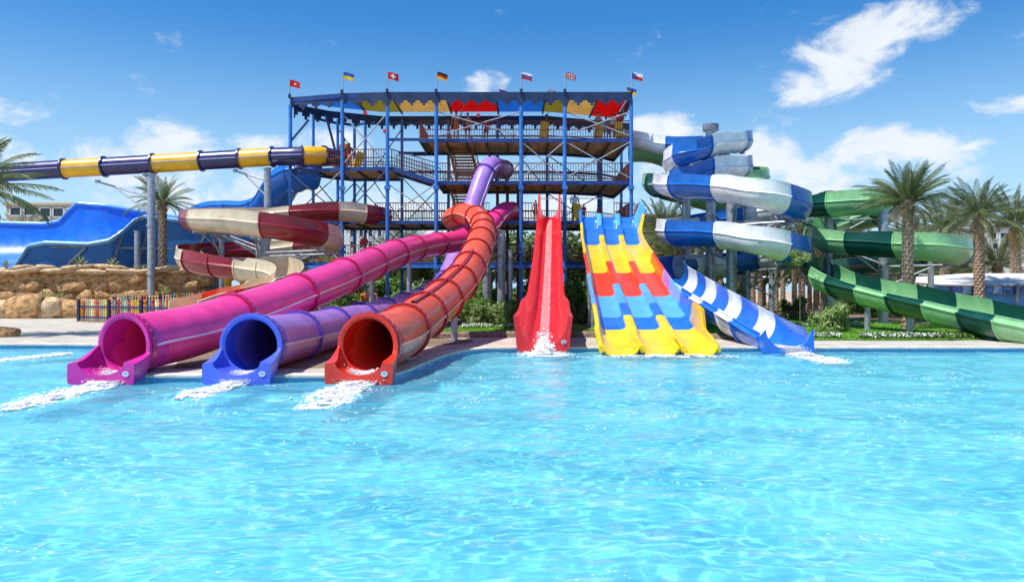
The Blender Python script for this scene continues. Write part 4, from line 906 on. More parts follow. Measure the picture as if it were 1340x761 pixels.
# ------------------------------------------------------------ flags
def flag(px, D, ztop, zbase, kind, label, small=False):
    x = X_(px, D); y = D-.16 if not small else D
    t = thing('flag', label, 'flag', (x, y, zbase), 'flags on the tower roof')
    MB().rod((x, y, zbase), (x, y, ztop), .03, 8).build('pole', M['rod'], t)
    Wd, Hd = (.62, .42) if not small else (.6, .42); nx, nyy = 12, 8
    def pt(u, v): return Vector((x+.03+Wd*u, y-.05*math.sin(u*5+px)*u-.02, ztop-.02-Hd*(1-v)-.13*u*u-.04*u+.02*math.sin(u*7)*u))
    def patch(u0, v0, u1, v1, m, lift=0, name='stripe'):
        rows = [[pt(u0+(u1-u0)*i/8, v0+(v1-v0)*j/3)+Vector((0, s_*lift, 0)) for i in range(9)] for j in range(4) for s_ in (-1,)]
        mb = MB(); mb.grid(rows)
        mb.grid([[q+Vector((0, 2*lift+.008, 0)) for q in r_] for r_ in rows]); mb.build(name, M[m], t, True)
    if kind == 'tr':
        patch(0, 0, 1, 1, 'f_red', name='field'); patch(.38, .38, .62, .62, 'f_wht', .006, 'emblem')
    elif kind == 'ua': patch(0, 0, 1, .5, 'f_yel'); patch(0, .5, 1, 1, 'f_blue')
    elif kind == 'ch':
        patch(0, 0, 1, 1, 'f_red', name='field'); patch(.25, .4, .75, .6, 'f_wht', .006, 'cross_bar'); patch(.42, .2, .58, .8, 'f_wht', .009, 'cross_bar')
    elif kind == 'de': patch(0, 0, 1, .333, 'f_yel'); patch(0, .333, 1, .667, 'f_red'); patch(0, .667, 1, 1, 'f_blk')
    elif kind == 'ru': patch(0, 0, 1, .333, 'f_red'); patch(0, .333, 1, .667, 'f_blue'); patch(0, .667, 1, 1, 'f_wht')
    elif kind == 'gb':
        patch(0, 0, 1, 1, 'f_navy', name='field')
        for (a, c2, wd, m, lf) in ((0, 1, .13, 'f_wht', .005), (1, 0, .13, 'f_wht', .005), (0, 1, .05, 'f_red', .008), (1, 0, .05, 'f_red', .008)):
            rows = [[pt(i/8, max(0, min(1, a+(c2-a)*i/8+d)))-Vector((0, lf, 0)) for i in range(9)] for d in (-wd, wd)]; MB().grid(rows).build('diagonal', M[m], t)
        patch(0, .36, 1, .64, 'f_wht', .012, 'cross_bar'); patch(.4, 0, .6, 1, 'f_wht', .012, 'cross_bar'); patch(0, .42, 1, .58, 'f_red', .016, 'cross_bar'); patch(.45, 0, .55, 1, 'f_red', .016, 'cross_bar')
    elif kind == 'cz':
        patch(0, 0, 1, .5, 'f_red'); patch(0, .5, 1, 1, 'f_wht'); MB().add([pt(0, 0)-Vector((0, .012, 0)), pt(.5, .5)-Vector((0, .03, 0)), pt(0, 1)-Vector((0, .012, 0))], [(0, 1, 2)]).build('triangle', M['f_blue'], t)
fl_spec = [(380, 47.2, 'tr', 'small red flag with a white emblem at the left end of the roof'), (450, 46.2, 'ua', 'blue over yellow flag on the front of the roof'), (508, 46, 'ch', 'red flag with a white cross on the roof'), (572, 46, 'de', 'black, red and gold striped flag on the roof'), (682, 46, 'ru', 'white, blue and red striped flag on the roof'), (739, 46, 'gb', 'crossed red, white and blue flag on the roof'), (826, 46, 'cz', 'white and red flag with a blue wedge at the right end of the roof')]
for i, (px, D, k, lb) in enumerate(fl_spec): flag(px, D, (P(0, 95 if i else 105, D)).z, ZT+.1, k, lb)
flag(653, 50.5, P(0, 114, 50.5).z, ZT-.3, 'ru', 'small half hidden flag at the back edge of the roof, left one', True)
flag(717, 50.5, P(0, 117, 50.5).z, ZT-.3, 'gb', 'small half hidden flag at the back edge of the roof, right one', True)
flag(820, 50, P(0, 114, 50).z, ZT-.1, 'ua', 'blue over yellow flag low behind the right end of the roof', True)

# ------------------------------------------------------------ people
def skin_mesh(name, verts, edges, radii, m, parent, sub=2):
    me = bpy.data.meshes.new(name); me.from_pydata([tuple(v) for v in verts], edges, []); me.update()
    o = bpy.data.objects.new('tmp', me); col.objects.link(o); md = o.modifiers.new('s', 'SKIN'); md.use_smooth_shade = True
    for i, r_ in enumerate(radii): me.skin_vertices[0].data[i].radius = (r_, r_) if not isinstance(r_, tuple) else r_
    me.skin_vertices[0].data[0].use_root = True
    s_ = o.modifiers.new('b', 'SUBSURF'); s_.levels = sub; s_.render_levels = sub
    dg = bpy.context.evaluated_depsgraph_get(); m2 = bpy.data.meshes.new_from_object(o.evaluated_get(dg)); bpy.data.objects.remove(o)
    m2.materials.clear(); m2.materials.append(m); m2.polygons.foreach_set('use_smooth', [True]*len(m2.polygons))
    oo = bpy.data.objects.new(name, m2); col.objects.link(oo); oo.parent = parent; return oo
def person(loc, rz, label, top, bottom, skin, H=1.72, pose='stand', sit=False):
    t = thing('person', label, 'person', loc, ab=False); t.rotation_euler = (0, 0, rz); t.scale = (H/1.72,)*3
    # pelvis, waist, chest, neck, head, arms, legs
    lean = .0
    V = [(0, 0, .93), (0, .01, 1.1), (0, .0, 1.32), (0, 0, 1.47), (0, -.01, 1.54), (0, -.02, 1.66)]
    Rr = [(.15, .11), (.13, .095), (.15, .10), (.055, .055), (.07, .08), (.075, .09)]; E_ = [(0, 1), (1, 2), (2, 3), (3, 4), (4, 5)]
    def chain(root, pts, rs):
        a = root
        for p_, r_ in zip(pts, rs): V.append(p_); Rr.append((r_, r_)); E_.append((a, len(V)-1)); a = len(V)-1
        return a
    hips = {}
    ar = {'stand': ([(.19, 0, 1.40), (.24, .02, 1.14), (.25, -.08, .92), (.25, -.11, .84)], [(-.19, 0, 1.40), (-.25, .03, 1.14), (-.27, -.05, .92), (-.27, -.08, .84)]),
          'hold': ([(.19, 0, 1.40), (.23, -.03, 1.14), (.2, -.26, 1.08), (.18, -.33, 1.07)], [(-.19, 0, 1.40), (-.25, .03, 1.14), (-.2, -.22, 1.02), (-.18, -.3, 1.0)]),
          'raise': ([(.19, 0, 1.40), (.3, -.05, 1.55), (.3, -.12, 1.8), (.3, -.13, 1.88)], [(-.19, 0, 1.40), (-.25, .03, 1.14), (-.27, -.05, .92), (-.27, -.08, .84)])}[pose]
    for c in ar: chain(2, c, (.055, .042, .034, .03))
    for sg in (1, -1):
        if sit: chain(0, [(sg*.1, -.02, .88), (sg*.13, -.38, .9), (sg*.13, -.45, .5), (sg*.13, -.55, .42)], (.085, .06, .042, .035))
        else: chain(0, [(sg*.09, 0, .84), (sg*.11, -.02, .48), (sg*.12, .03, .09), (sg*.13, -.09, .035)], (.088, .06, .042, .032))
    skin_mesh('body', V, E_, Rr, skin, t, 1)
    if top is not None:
        vs = [(0, .01, 1.0), (0, .0, 1.18), (0, 0, 1.36), (.18, 0, 1.40), (.25, 0, 1.24), (-.18, 0, 1.40), (-.26, .01, 1.24)]
        skin_mesh('shirt', vs, [(0, 1), (1, 2), (2, 3), (3, 4), (2, 5), (5, 6)], [(.165, .125), (.15, .115), (.165, .115), (.08, .08), (.07, .07), (.08, .08), (.07, .07)], top, t, 1)
    if bottom is not None:
        if sit: vs = [(0, .01, 1.0), (0, 0, .92), (.1, -.03, .89), (.13, -.3, .9), (-.1, -.03, .89), (-.13, -.3, .9)]
        else: vs = [(0, .01, 1.02), (0, 0, .94), (.1, 0, .84), (.115, -.01, .6), (-.1, 0, .84), (-.115, -.01, .6)]
        skin_mesh('shorts', vs, [(0, 1), (1, 2), (2, 3), (1, 4), (4, 5)], [(.16, .12), (.165, .125), (.11, .11), (.1, .1), (.11, .11), (.1, .1)], bottom, t, 1)
    mb = MB()
    rows = []
    for j in range(6):
        a = math.pi/2*j/5; rows.append([(math.sin(g)*.083*math.cos(a), -.012+math.cos(g)*.1*math.cos(a)+.015, 1.665+.115*math.sin(a)-.03*(1-math.sin(a))*(math.cos(g) > 0)) for g in [2*math.pi*i/12 for i in range(12)]])
    mb.grid(rows, True).build('hair', M['hair'], t, True)
    # face: nose and eyes
    mb = MB(); mb.box((0, -.115, 1.645), (.022, .03, .04)); mb.build('nose', skin, t)
    mb = MB(); mb.box((.03, -.105, 1.67), (.02, .012, .01)); mb.box((-.03, -.105, 1.67), (.02, .012, .01)); mb.build('eyes', M['hair'], t)
    return t
def raft(loc, rot, label, m=None, s=1):
    t = thing('mat', label, 'slide mat', loc, ab=False, group='yellow slide mats'); t.rotation_euler = rot; t.scale = (s, s, s)
    rows = []
    for j in range(13):
        y = -.55+1.1*j/12; rows.append([(math.cos(g)*.27*(1-.12*(y/.55)**6), y, math.sin(g)*.06+.03*(j in (0, 12))) for g in [2*math.pi*i/14 for i in range(14)]])
    mb = MB().grid(rows, True); mb.add(rows[0], [tuple(range(14))]); mb.add(rows[-1], [tuple(range(14))]); mb.build('pad', m or M['gold'], t, True, 50)
    mb = MB(); mb.rod((-.1, -.45, .08), (.1, -.45, .08), .02, 6); mb.build('handle', M['c_navy'], t)
    return t
sk, sd_ = M['skin'], M['skin_dark']
pz = lambda px, y, z: (X_(px, y), y, z)
person(pz(752, 46.9, ZC), .2, 'man in a white shirt and dark shorts standing above the three lane slide', M['c_white'], M['c_navy'], sd_, 1.8, 'hold')
person(pz(701, 47, ZC), .1, 'child in red shorts at the top of the red slide', None, M['c_red'], sk, 1.3)
person(pz(764, 47.2, ZC), .5, 'small girl in a red suit next to the yellow mat', M['c_red'], M['c_red'], sk, 1.1)
person(pz(784, 47.4, ZC), -.3, 'child in red partly hidden behind the lane slide entry', M['c_red'], M['c_red'], sd_, 1.0)
raft((X_(757), 46.75, ZC+.55), (R(75), 0, R(15)), 'yellow mat held upright by the man at the slide top')
person(pz(641, 47.6, ZR), .3, 'child in a grey shirt, left of the pair above the violet tube', M['c_grey'], M['c_navy'], sd_, 1.75, 'raise')
person(pz(646.5, 47.8, ZR), -.4, 'child in a pale shirt, right of the pair above the violet tube', M['c_white'], M['c_navy'], sk, 1.6)
person(pz(597, 46.9, ZA), .2, 'bare chested bather in orange shorts at the left of the top deck', None, M['c_org'], sk, 1.8, 'raise')
person(pz(612, 47, ZA), -.2, 'bather in red shorts second from the left on the top deck', None, M['c_red'], sk, 1.7)
person(pz(636, 47.2, ZA), .0, 'short bather in maroon on the top deck near the middle', M['c_red'], M['c_red'], sk, 1.4)
person(pz(715, 47, ZA), .4, 'bather beside an upright yellow mat on the top deck', None, M['c_navy'], sd_, 1.6, 'hold')
raft((X_(712.5), 46.7, ZA+.56), (R(90), R(8), R(5)), 'yellow mat standing behind the top deck rail near the middle')
for i, (px, lb, tp, bt, ps, h) in enumerate([(783, 'tanned bather in orange shorts, leftmost of the top deck group at the right', None, 'c_org', 'stand', 1.75), (793, 'bather in blue with a raised arm in the right top deck group', 'c_blue', 'c_blue', 'raise', 1.5), (801, 'bather in white shirt within the right top deck group', 'c_white', 'c_red', 'stand', 1.65), (810, 'bather in red shirt nearest the right end of the top deck', 'c_red', 'c_navy', 'raise', 1.8)]):
    person(pz(px, 46.9+.3*(i % 2), ZA), .5-i*.3, lb, M[tp] if tp else None, M[bt], sk, h, ps)
raft((X_(812), 46.6, ZA+.56), (R(90), R(-6), 0), 'yellow mat upright at the right end of the top deck')
raft((X_(785), 46.55, ZA+.5), (R(90), R(12), 0), 'yellow mat upright in front of the right top deck group')
person(pz(450, 46.9, ZB), .2, 'dark haired attendant in an orange shirt by the navy tube entry', M['c_org'], M['c_red'], sd_, 1.8, 'hold')
person(pz(457, 47.3, ZB), -.2, 'bather in red behind the rail of the left deck', M['c_red'], M['c_org'], sk, 1.6)
raft((X_(466), 46.7, ZB+.45), (R(90), R(20), 0), 'yellow mat leaning on the left deck rail')
person(pz(478, 43, DZ), .5, 'person in blue shorts and orange top walking behind the magenta tube', M['c_org'], M['c_blue'], sk, 1.7)
person(pz(489, 43.5, DZ), -.6, 'bather in dark shorts standing in the garden left of the tower post', None, M['c_navy'], sk, 1.75)

# ------------------------------------------------------------ vegetation
def frond_mesh(Lf=2.6, droop=1.0, n=34, wl=.42, m='frond', seed=0):
    rd = random.Random(seed); mb = MB(); pts = []; x = z = 0; ang = R(62)-.0
    for i in range(n+1):
        pts.append(Vector((x, 0, z))); ds = Lf/n; x += ds*math.cos(ang); z += ds*math.sin(ang); ang -= droop*R(118)/n*(.5+i/n)
    for a, b_ in zip(pts[::4], pts[4::4]): mb.rod(a, b_, .022, 4, 0, .016, caps=False)
    for i in range(3, n+1):
        t = i/n; c = pts[i]; tg = (pts[min(n, i+1)]-pts[i-1]).normalized(); ll = wl*(math.sin(math.pi*min(1, t*.86+.12))**.6)*rd.uniform(.85, 1.1)
        for sg in (-1, 1):
            d = (tg*.62+Vector((0, sg*.72, 0))+tg.cross(Vector((0, 1, 0)))*-.28+Vector((0, 0, -.12+rd.uniform(-.08, .08)))).normalized(); e = c+d*ll; wv = tg*.027
            mid = c+d*ll*.45; mb.add([c, mid-wv, e, mid+wv], [(0, 1, 2, 3)])
    return mb.mesh('frond', M[m])
FR = [frond_mesh(2.6, .36, seed=1), frond_mesh(2.5, .5, seed=2), frond_mesh(2.45, .24, seed=3)]; FRD = [frond_mesh(2.1, .8, m='frond_dry', seed=4, n=24)]; FRY = [frond_mesh(1.9, .35, m='frond_yel', seed=5, n=26)]
def trunk_mesh(h, r, lean=0, seed=0, rows_per=5.5, n=16, rough=.05):
    rd = random.Random(seed); rows = []; K = int(h*rows_per*2)+1
    for j in range(K+1):
        t = j/K; z = h*t; c = Vector((lean*t*t*h, 0, z)); rr = r*(1.25-.35*t if t < .25 else 1.16-.16*(t-.25)/.75)
        row = []
        for i in range(n):
            a = 2*math.pi*i/n; sp = ((i+(j//2)*1) % 2); bulge = (1 if j % 2 == 0 else -.3)*(1 if sp else -.2)*rough*r/.2*rd.uniform(.6, 1.3)
            row.append(c+Vector((math.cos(a)*(rr+bulge), math.sin(a)*(rr+bulge), 0)))
        rows.append(row)
    mb = MB().grid(rows, True); mb.add(rows[-1], [tuple(range(n))]); return mb.mesh('trunk', M['trunk']), Vector((lean*h, 0, h))
def palm(px, D, ztop, label, r=.2, scale=1.0, nf=46, z0=DZ, lean=0, seed=0, group='date palms', dry=6, young=0, elmin=-18):
    rd = random.Random(seed); x = X_(px, D); t = thing('palm_tree', label, 'palm tree', (x, D, z0), group, ab=False)
    tm, top = trunk_mesh(ztop-z0, r, lean, seed); link('trunk', tm, t)
    for i in range(nf):
        f_ = (i+.5)/nf; el = 90-(90-elmin)*f_**1.05; az = i*137.5+rd.uniform(-10, 10)
        mesh = rd.choice(FR)
        o = link('frond', mesh, t); s_ = scale*rd.uniform(.85, 1.12)*(.8+.25*f_)
        # mesh starts at 62 deg; tilt to reach elevation el
        o.rotation_euler = (Matrix.Rotation(R(az), 3, 'Z') @ Matrix.Rotation(R(62-el), 3, 'Y') @ Matrix.Rotation(R(rd.uniform(-25, 25)), 3, 'X')).to_euler()
        o.location = top+Vector((math.cos(R(az))*r*.6, math.sin(R(az))*r*.6, -.12*f_)); o.scale = (s_,)*3
    for i in range(dry+young):
        yg = i >= dry; mesh = FRY[0] if yg else FRD[0]; az = rd.uniform(0, 360); el = rd.uniform(10, 60) if yg else rd.uniform(-40, 0)
        o = link('frond', mesh, t); o.rotation_euler = (Matrix.Rotation(R(az), 3, 'Z') @ Matrix.Rotation(R(62-el), 3, 'Y')).to_euler(); o.location = top+Vector((0, 0, -.25)); o.scale = (scale*rd.uniform(.6, .85),)*3
        if not yg: o['label'] = 'dry brown hanging frond'
    # cut leaf bases under the crown
    mb = MB()
    for i in range(26):
        a = i*2.4; z = top.z-.05-.03*i; d = Vector((math.cos(a), math.sin(a), .9)).normalized(); c = Vector((top.x+math.cos(a)*r*.8, math.sin(a)*r*.8, z)); mb.bar(c, c+d*.26, .09, .04)
    tag(mb.build('leaf_bases', M['trunk'], t), kind='stuff')
    return t
palm(1188, 31.4, P(0, 260, 31.4).z, 'tallest date palm with thick scaly trunk in front of the green spiral', .19, .8, 60, elmin=2, seed=3, dry=9, young=9)
palm(1281, 44, P(0, 277, 44).z, 'date palm right of the green spiral with brown slender trunk', .24, 1.02, 54, seed=4, dry=8)
palm(1329, 49, P(0, 290, 49).z, 'date palm at the right edge of the view', .26, 1.2, 50, seed=5, dry=12)
palm(1236, 52, P(0, 296, 52).z, 'date palm partly hidden behind the tall palm and green spiral', .26, 1.2, 48, seed=6, z0=DZ)
palm(1305, 58, P(0, 345, 58).z, 'low young palm in front of the white building', .3, 1.35, 40, seed=7, elmin=-10, dry=2)
palm(1260, 60, P(0, 352, 60).z, 'small palm behind the canopy between two date palms', .3, 1.1, 34, seed=8, elmin=-10, dry=1)
palm(213, 49.3, P(0, 262, 49.3).z, 'slim palm standing before the blue half pipe', .22, .92, 40, z0=3.0, seed=9, lean=-.0, dry=4)
palm(-36, 27, P(0, 240, 27).z, 'large palm crown reaching in at the left edge', .27, 1.05, 52, seed=10, dry=4)
palm(534, 60, P(0, 328, 60).z, 'palm seen through the bottom of the tower', .28, 1.2, 36, seed=11)
palm(868, 62, P(0, 305, 62).z, 'dark shaggy palm between the lane slide and the blue spiral', .34, 1.5, 52, seed=12, dry=16)
palm(884, 58, P(0, 330, 58).z, 'shorter palm behind the left curve of the blue spiral', .3, 1.2, 40, seed=13, dry=10)
palm(640, 66, P(0, 350, 66).z, 'palm behind the grey posts under the orange tube', .28, 1.2, 36, seed=14)
palm(30, 62, P(0, 312, 62).z, 'palm behind the left end of the half pipe', .28, 1.1, 34, seed=21, z0=DZ)
# grove of trunks behind the blue spiral
rd = random.Random(5); base = None
for i in range(30):
    px = 905+i*10.2+rd.uniform(-3, 3); D = rd.uniform(57, 68)
    if base is None:
        base = palm(px, D, 5.7, 'palm in the dense grove behind the spiral slides', .16, .85, 26, seed=31, group='palms of the grove behind the spirals', dry=1, elmin=5); t = base
    else: t = copy_tree(base)
    t.location = (X_(px, D), D, DZ); s_ = rd.uniform(.9, 1.12); t.scale = (s_*1.1, s_*1.1, s_); t.rotation_euler = (0, 0, rd.uniform(0, 6))
def leaf_cloud(name, m, n, rx, ry, rz, size, seed=0, lumps=7, cz=None):
    rd = random.Random(seed); mb = MB(); cs = [(Vector((rd.uniform(-.6, .6)*rx, rd.uniform(-.6, .6)*ry, rz*rd.uniform(.35, 1.45))), rd.uniform(.35, .6)) for _ in range(lumps)]
    for i in range(n):
        c, rr = rd.choice(cs); d = Vector((rd.gauss(0, 1), rd.gauss(0, 1), rd.gauss(0, 1))).normalized(); k = rr*rd.uniform(.55, 1.05)
        p_ = c+Vector((d.x*rx*k, d.y*ry*k, d.z*rz*k)); p_.z = max(.02, p_.z)
        a = Vector((rd.gauss(0, 1), rd.gauss(0, 1), rd.gauss(0, 1)+.3)).normalized(); b_ = a.cross(d+Vector((.01, .02, .03))).normalized(); s_ = size*rd.uniform(.6, 1.3)
        mb.add([p_-a*s_, p_+b_*s_*.45, p_+a*s_, p_-b_*s_*.45], [(0, 1, 2, 3)])
    return mb.mesh(name, m)
SH = {'leaf': [leaf_cloud('leaves', M['leaf'], 1500, .8, .7, .5, .075, s) for s in (1, 2, 3)], 'pale': [leaf_cloud('leaves', M['leaf_pale'], 1100, .8, .7, .45, .085, s) for s in (4, 5)], 'dark': [leaf_cloud('leaves', M['leaf_dark'], 1500, .8, .7, .55, .085, s) for s in (6, 7)]}
stem = MB()
for i in range(7): a = i*.9; stem.rod((0, 0, 0), (math.cos(a)*.35, math.sin(a)*.3, .55), .025, 5, 0, .01)
stem = stem.mesh('stem', M['wood'])
def shrub(px, D, s, kind, label, z0=DZ, sz=1.0, group=None):
    t = thing('shrub', label, 'shrub', (X_(px, D), D, z0), group, ab=False); t.scale = (s, s, s*sz); t.rotation_euler = (0, 0, random.uniform(0, 6))
    link('foliage', random.choice(SH[kind]), t); link('stem', stem, t); return t
shrub(640, 34.5, 1.4, 'pale', 'pale leafy shrub on the lawn right of the orange tube', sz=.9); shrub(622, 36, 1.4, 'leaf', 'low green shrub under the orange tube bend')
shrub(661, 35.5, 1.2, 'pale', 'pale shrub beside the thick grey posts'); shrub(697, 39, .8, 'pale', 'narrow tall shrub left of the red slide', sz=2.6); shrub(655, 36, 1.3, 'leaf', 'green shrub in front of the notice board')
shrub(760, 37, 1.1, 'dark', 'dark shrub between the red and lane slides', sz=1.2); shrub(748, 38, 1.3, 'leaf', 'tall green shrub between red slide and lane slide', sz=2.0)
shrub(1037, 44, 1.15, 'dark', 'clipped dark round bush behind the white striped chute', sz=1.2); shrub(990, 46, 1.2, 'leaf', 'bush in front of the palm grove', sz=.7)
shrub(1088, 29.2, .95, 'pale', 'pale flowering shrub on the lawn near the blue mouth', sz=1.5); shrub(870, 38, 1.3, 'leaf', 'shrub beneath the first curve of the blue chute', sz=1.3)
shrub(895, 36, 1.2, 'pale', 'light shrub below the blue and white chute'); shrub(1137, 45, 1.5, 'leaf', 'shrub between the grey posts of the green spiral'); shrub(960, 42, 1.2, 'pale', 'pale shrub behind the striped chute')
t = thing('sapling', 'slender yellow green sapling standing left of the green chute', 'young tree', (X_(1047, 33), 33, DZ), ab=False); MB().rod((0, 0, 0), (0, 0, 2.9), .03, 6).build('trunk', M['wood'], t); o = link('crown', SH['pale'][0], t); o.location = (0, 0, 2.6); o.scale = (.55, .55, .9)
gar = [(px, D, k) for px, D, k in [(395, 43, 'leaf'), (412, 42, 'pale'), (428, 44, 'dark'), (446, 42.5, 'pale'), (464, 44, 'leaf'), (500, 43, 'pale'), (520, 44, 'leaf'), (540, 42, 'pale'), (558, 43.5, 'dark'), (575, 44, 'leaf'), (600, 44, 'pale'), (520, 39, 'pale'), (552, 38, 'leaf'), (440, 38, 'leaf'), (384, 40, 'pale')]]
ORD = ['first', 'second', 'third', 'fourth', 'fifth', 'sixth', 'seventh', 'eighth', 'ninth', 'tenth', 'eleventh', 'twelfth', 'thirteenth', 'fourteenth', 'fifteenth']
for i, (px, D, k) in enumerate(sorted(gar)): shrub(px, D, random.uniform(1.2, 1.7), k, '%s shrub in the bed left of the tower foot, %s from the left' % (dict(leaf='green', pale='pale green', dark='dark green')[k], ORD[i]), sz=random.uniform(.9, 1.5), group='shrubs in the bed left of the tower')
for i, (px, D) in enumerate([(700, 52), (725, 53), (745, 50), (765, 53), (790, 52), (812, 50), (830, 50), (850, 48), (905, 50), (925, 52), (945, 47), (1110, 52), (1150, 50), (1175, 46)]):
    k = ['leaf', 'pale', 'dark'][i*7 % 3]; shrub(px, D, random.uniform(1.3, 2), k, '%s background shrub behind the slides, %s of the row from the left' % (dict(leaf='green', pale='pale green', dark='dark green')[k], ORD[i]), sz=random.uniform(.9, 1.6), group='shrubs in the planting behind the slides')
rd = random.Random(77)
for i in range(26):
    px = 384+i*18.5+rd.uniform(-5, 5); D = rd.uniform(53, 60); k = rd.choice(['leaf', 'pale', 'pale', 'dark']); shrub(px, D, rd.uniform(1.8, 2.6), k, '%s garden bush on the line behind the tower, number %s from the left' % (dict(leaf='green', pale='pale green', dark='dark green')[k], ['one', 'two', 'three', 'four', 'five', 'six', 'seven', 'eight', 'nine', 'ten', 'eleven', 'twelve', 'thirteen', 'fourteen', 'fifteen', 'sixteen', 'seventeen', 'eighteen', 'nineteen', 'twenty', 'twenty one', 'twenty two', 'twenty three', 'twenty four', 'twenty five', 'twenty six'][i]), sz=rd.uniform(.8, 1.3), group='bushes behind the tower')
TC = [leaf_cloud('crown', M['leaf_dark'], 5200, 2.6, 2.4, 1.7, .17, s, 13) for s in (11, 12)]+[leaf_cloud('crown', M['leaf'], 5200, 2.6, 2.4, 1.7, .17, s, 13) for s in (13,)]
def tree(px, D, s, label, k, group='trees behind the tower'):
    t = thing('tree', label, 'tree', (X_(px, D), D, DZ), group, ab=False); t.scale = (s,)*3; t.rotation_euler = (0, 0, random.uniform(0, 6))
    mb = MB(); mb.rod((0, 0, 0), (0, 0, 2.2), .17, 8, 0, .12)
    for i in range(5): a = i*1.3; mb.rod((0, 0, 1.7), (math.cos(a)*1.2, math.sin(a)*1.1, 3.4), .08, 6, 0, .03)
    mb.build('trunk', M['wood'], t); o = link('crown', TC[k], t); o.location = (0, 0, 1.7)
ORD = ['first', 'second', 'third', 'fourth', 'fifth', 'sixth', 'seventh', 'eighth', 'ninth', 'tenth', 'eleventh', 'twelfth', 'thirteenth', 'fourteenth', 'fifteenth', 'sixteenth', 'seventeenth', 'eighteenth']
trees_ = []
for i, (px, D, s, k) in enumerate([(395, 66, 1.1, 0), (430, 60, .95, 2), (520, 72, 1.35, 0), (562, 64, 1.3, 2), (600, 70, 1.45, 1), (706, 60, 1.3, 1), (740, 62, 1.35, 0), (775, 62, 1.2, 2), (815, 70, 1.1, 0), (1000, 80, 1.2, 0), (1070, 82, 1.35, 1), (1120, 78, 1.3, 0), (1180, 84, 1.35, 2), (475, 62, .85, 1), (655, 66, 1.4, 2), (1240, 80, 1.1, 1), (40, 70, 1.25, 1), (70, 75, 1.2, 0)]):
    trees_.append((px, D, s, k))
for i, (px, D, s, k) in enumerate(sorted(trees_)): tree(px, D, s, 'leafy %s tree in the belt behind the slides, %s from the left' % (('dark green', 'dark green', 'mid green')[k], ORD[i]), k)
# grass blades and flower cover
def in_poly(x, y, poly):
    c = False
    for i in range(len(poly)):
        (x1, y1), (x2, y2) = poly[i], poly[i-1]
        if (y1 > y) != (y2 > y) and x < (x2-x1)*(y-y1)/(y2-y1)+x1: c = not c
    return c
for poly, nb in ((smooth_line(lawnA+[lawnA[0]], 2)[:-1], 14000), (smooth_line(lawnB+[lawnB[0]], 2)[:-1], 42000)):
    mb = MB(); x0, x1 = min(p_[0] for p_ in poly), max(p_[0] for p_ in poly); y0, y1 = min(p_[1] for p_ in poly), max(p_[1] for p_ in poly); rd = random.Random(3)
    for i in range(nb):
        x = rd.uniform(x0, x1); y = y0+(y1-y0)*rd.random()**1.5
        if not in_poly(x, y, poly): continue
        a = rd.uniform(0, 6.28); h = rd.uniform(.03, .075)*(1+.5*noise.noise((x, y, 0))); d = Vector((math.cos(a), math.sin(a), 0))*.016; mb.add([Vector((x, y, DZ+.015))-d, Vector((x, y, DZ+.015))+d, Vector((x+rd.gauss(0, .02), y+rd.gauss(0, .02), DZ+.015+h))], [(0, 1, 2)])
    tag(mb.build('grass', M['blade']), 'short bright green lawn grass between the slides', 'grass', kind='stuff')
def cover(px0, px1, D0, D1, n, label, fl='flower', frac=.4, h=.16):
    mb = MB(); rd = random.Random(int(px0))
    for i in range(n):
        D = rd.uniform(D0, D1); px = rd.uniform(px0, px1); x = X_(px, D); y = D
        if noise.noise((x*.8, y*.8, 3)) < -.18: continue
        z = DZ+rd.uniform(.02, h); a = Vector((rd.gauss(0, 1), rd.gauss(0, 1), rd.gauss(0, .6))).normalized()*.045; b_ = a.cross(Vector((rd.gauss(0, 1), rd.gauss(0, 1), 1))).normalized()*.03; c = Vector((x, y, z))
        mb.add([c-a, c+b_, c+a, c-b_], [(0, 1, 2, 3)], 1 if z > DZ+h*.55 and rd.random() < frac else 0)
    tag(mb.build('ground_cover', [M['leaf'], M[fl]]), label, 'flowers', kind='stuff')
cover(1125, 1250, 24.9, 26.3, 5200, 'white flowering ground cover along the right lawn edge', frac=.5); cover(1062, 1100, 25.2, 26.6, 1500, 'white flowers near the blue slide mouth')
cover(1050, 1130, 33, 36, 2500, 'white flower strip across the middle of the lawn'); cover(605, 672, 32, 33.8, 2400, 'white flowers below the shrub by the orange tube', frac=.6); cover(1230, 1285, 24.9, 26.8, 2600, 'green creeping plants at the right end of the lawn', frac=.05, h=.2)
cover(1000, 1060, 40, 43, 1500, 'pink flowers in front of the palm grove', fl='flower_pink', frac=.4, h=.5); cover(860, 960, 31, 36, 2500, 'low green creepers below the striped chute', frac=.08, h=.3); cover(1240, 1275, 24.3, 25, 400, 'sparse creepers at the right lawn corner', frac=.05)
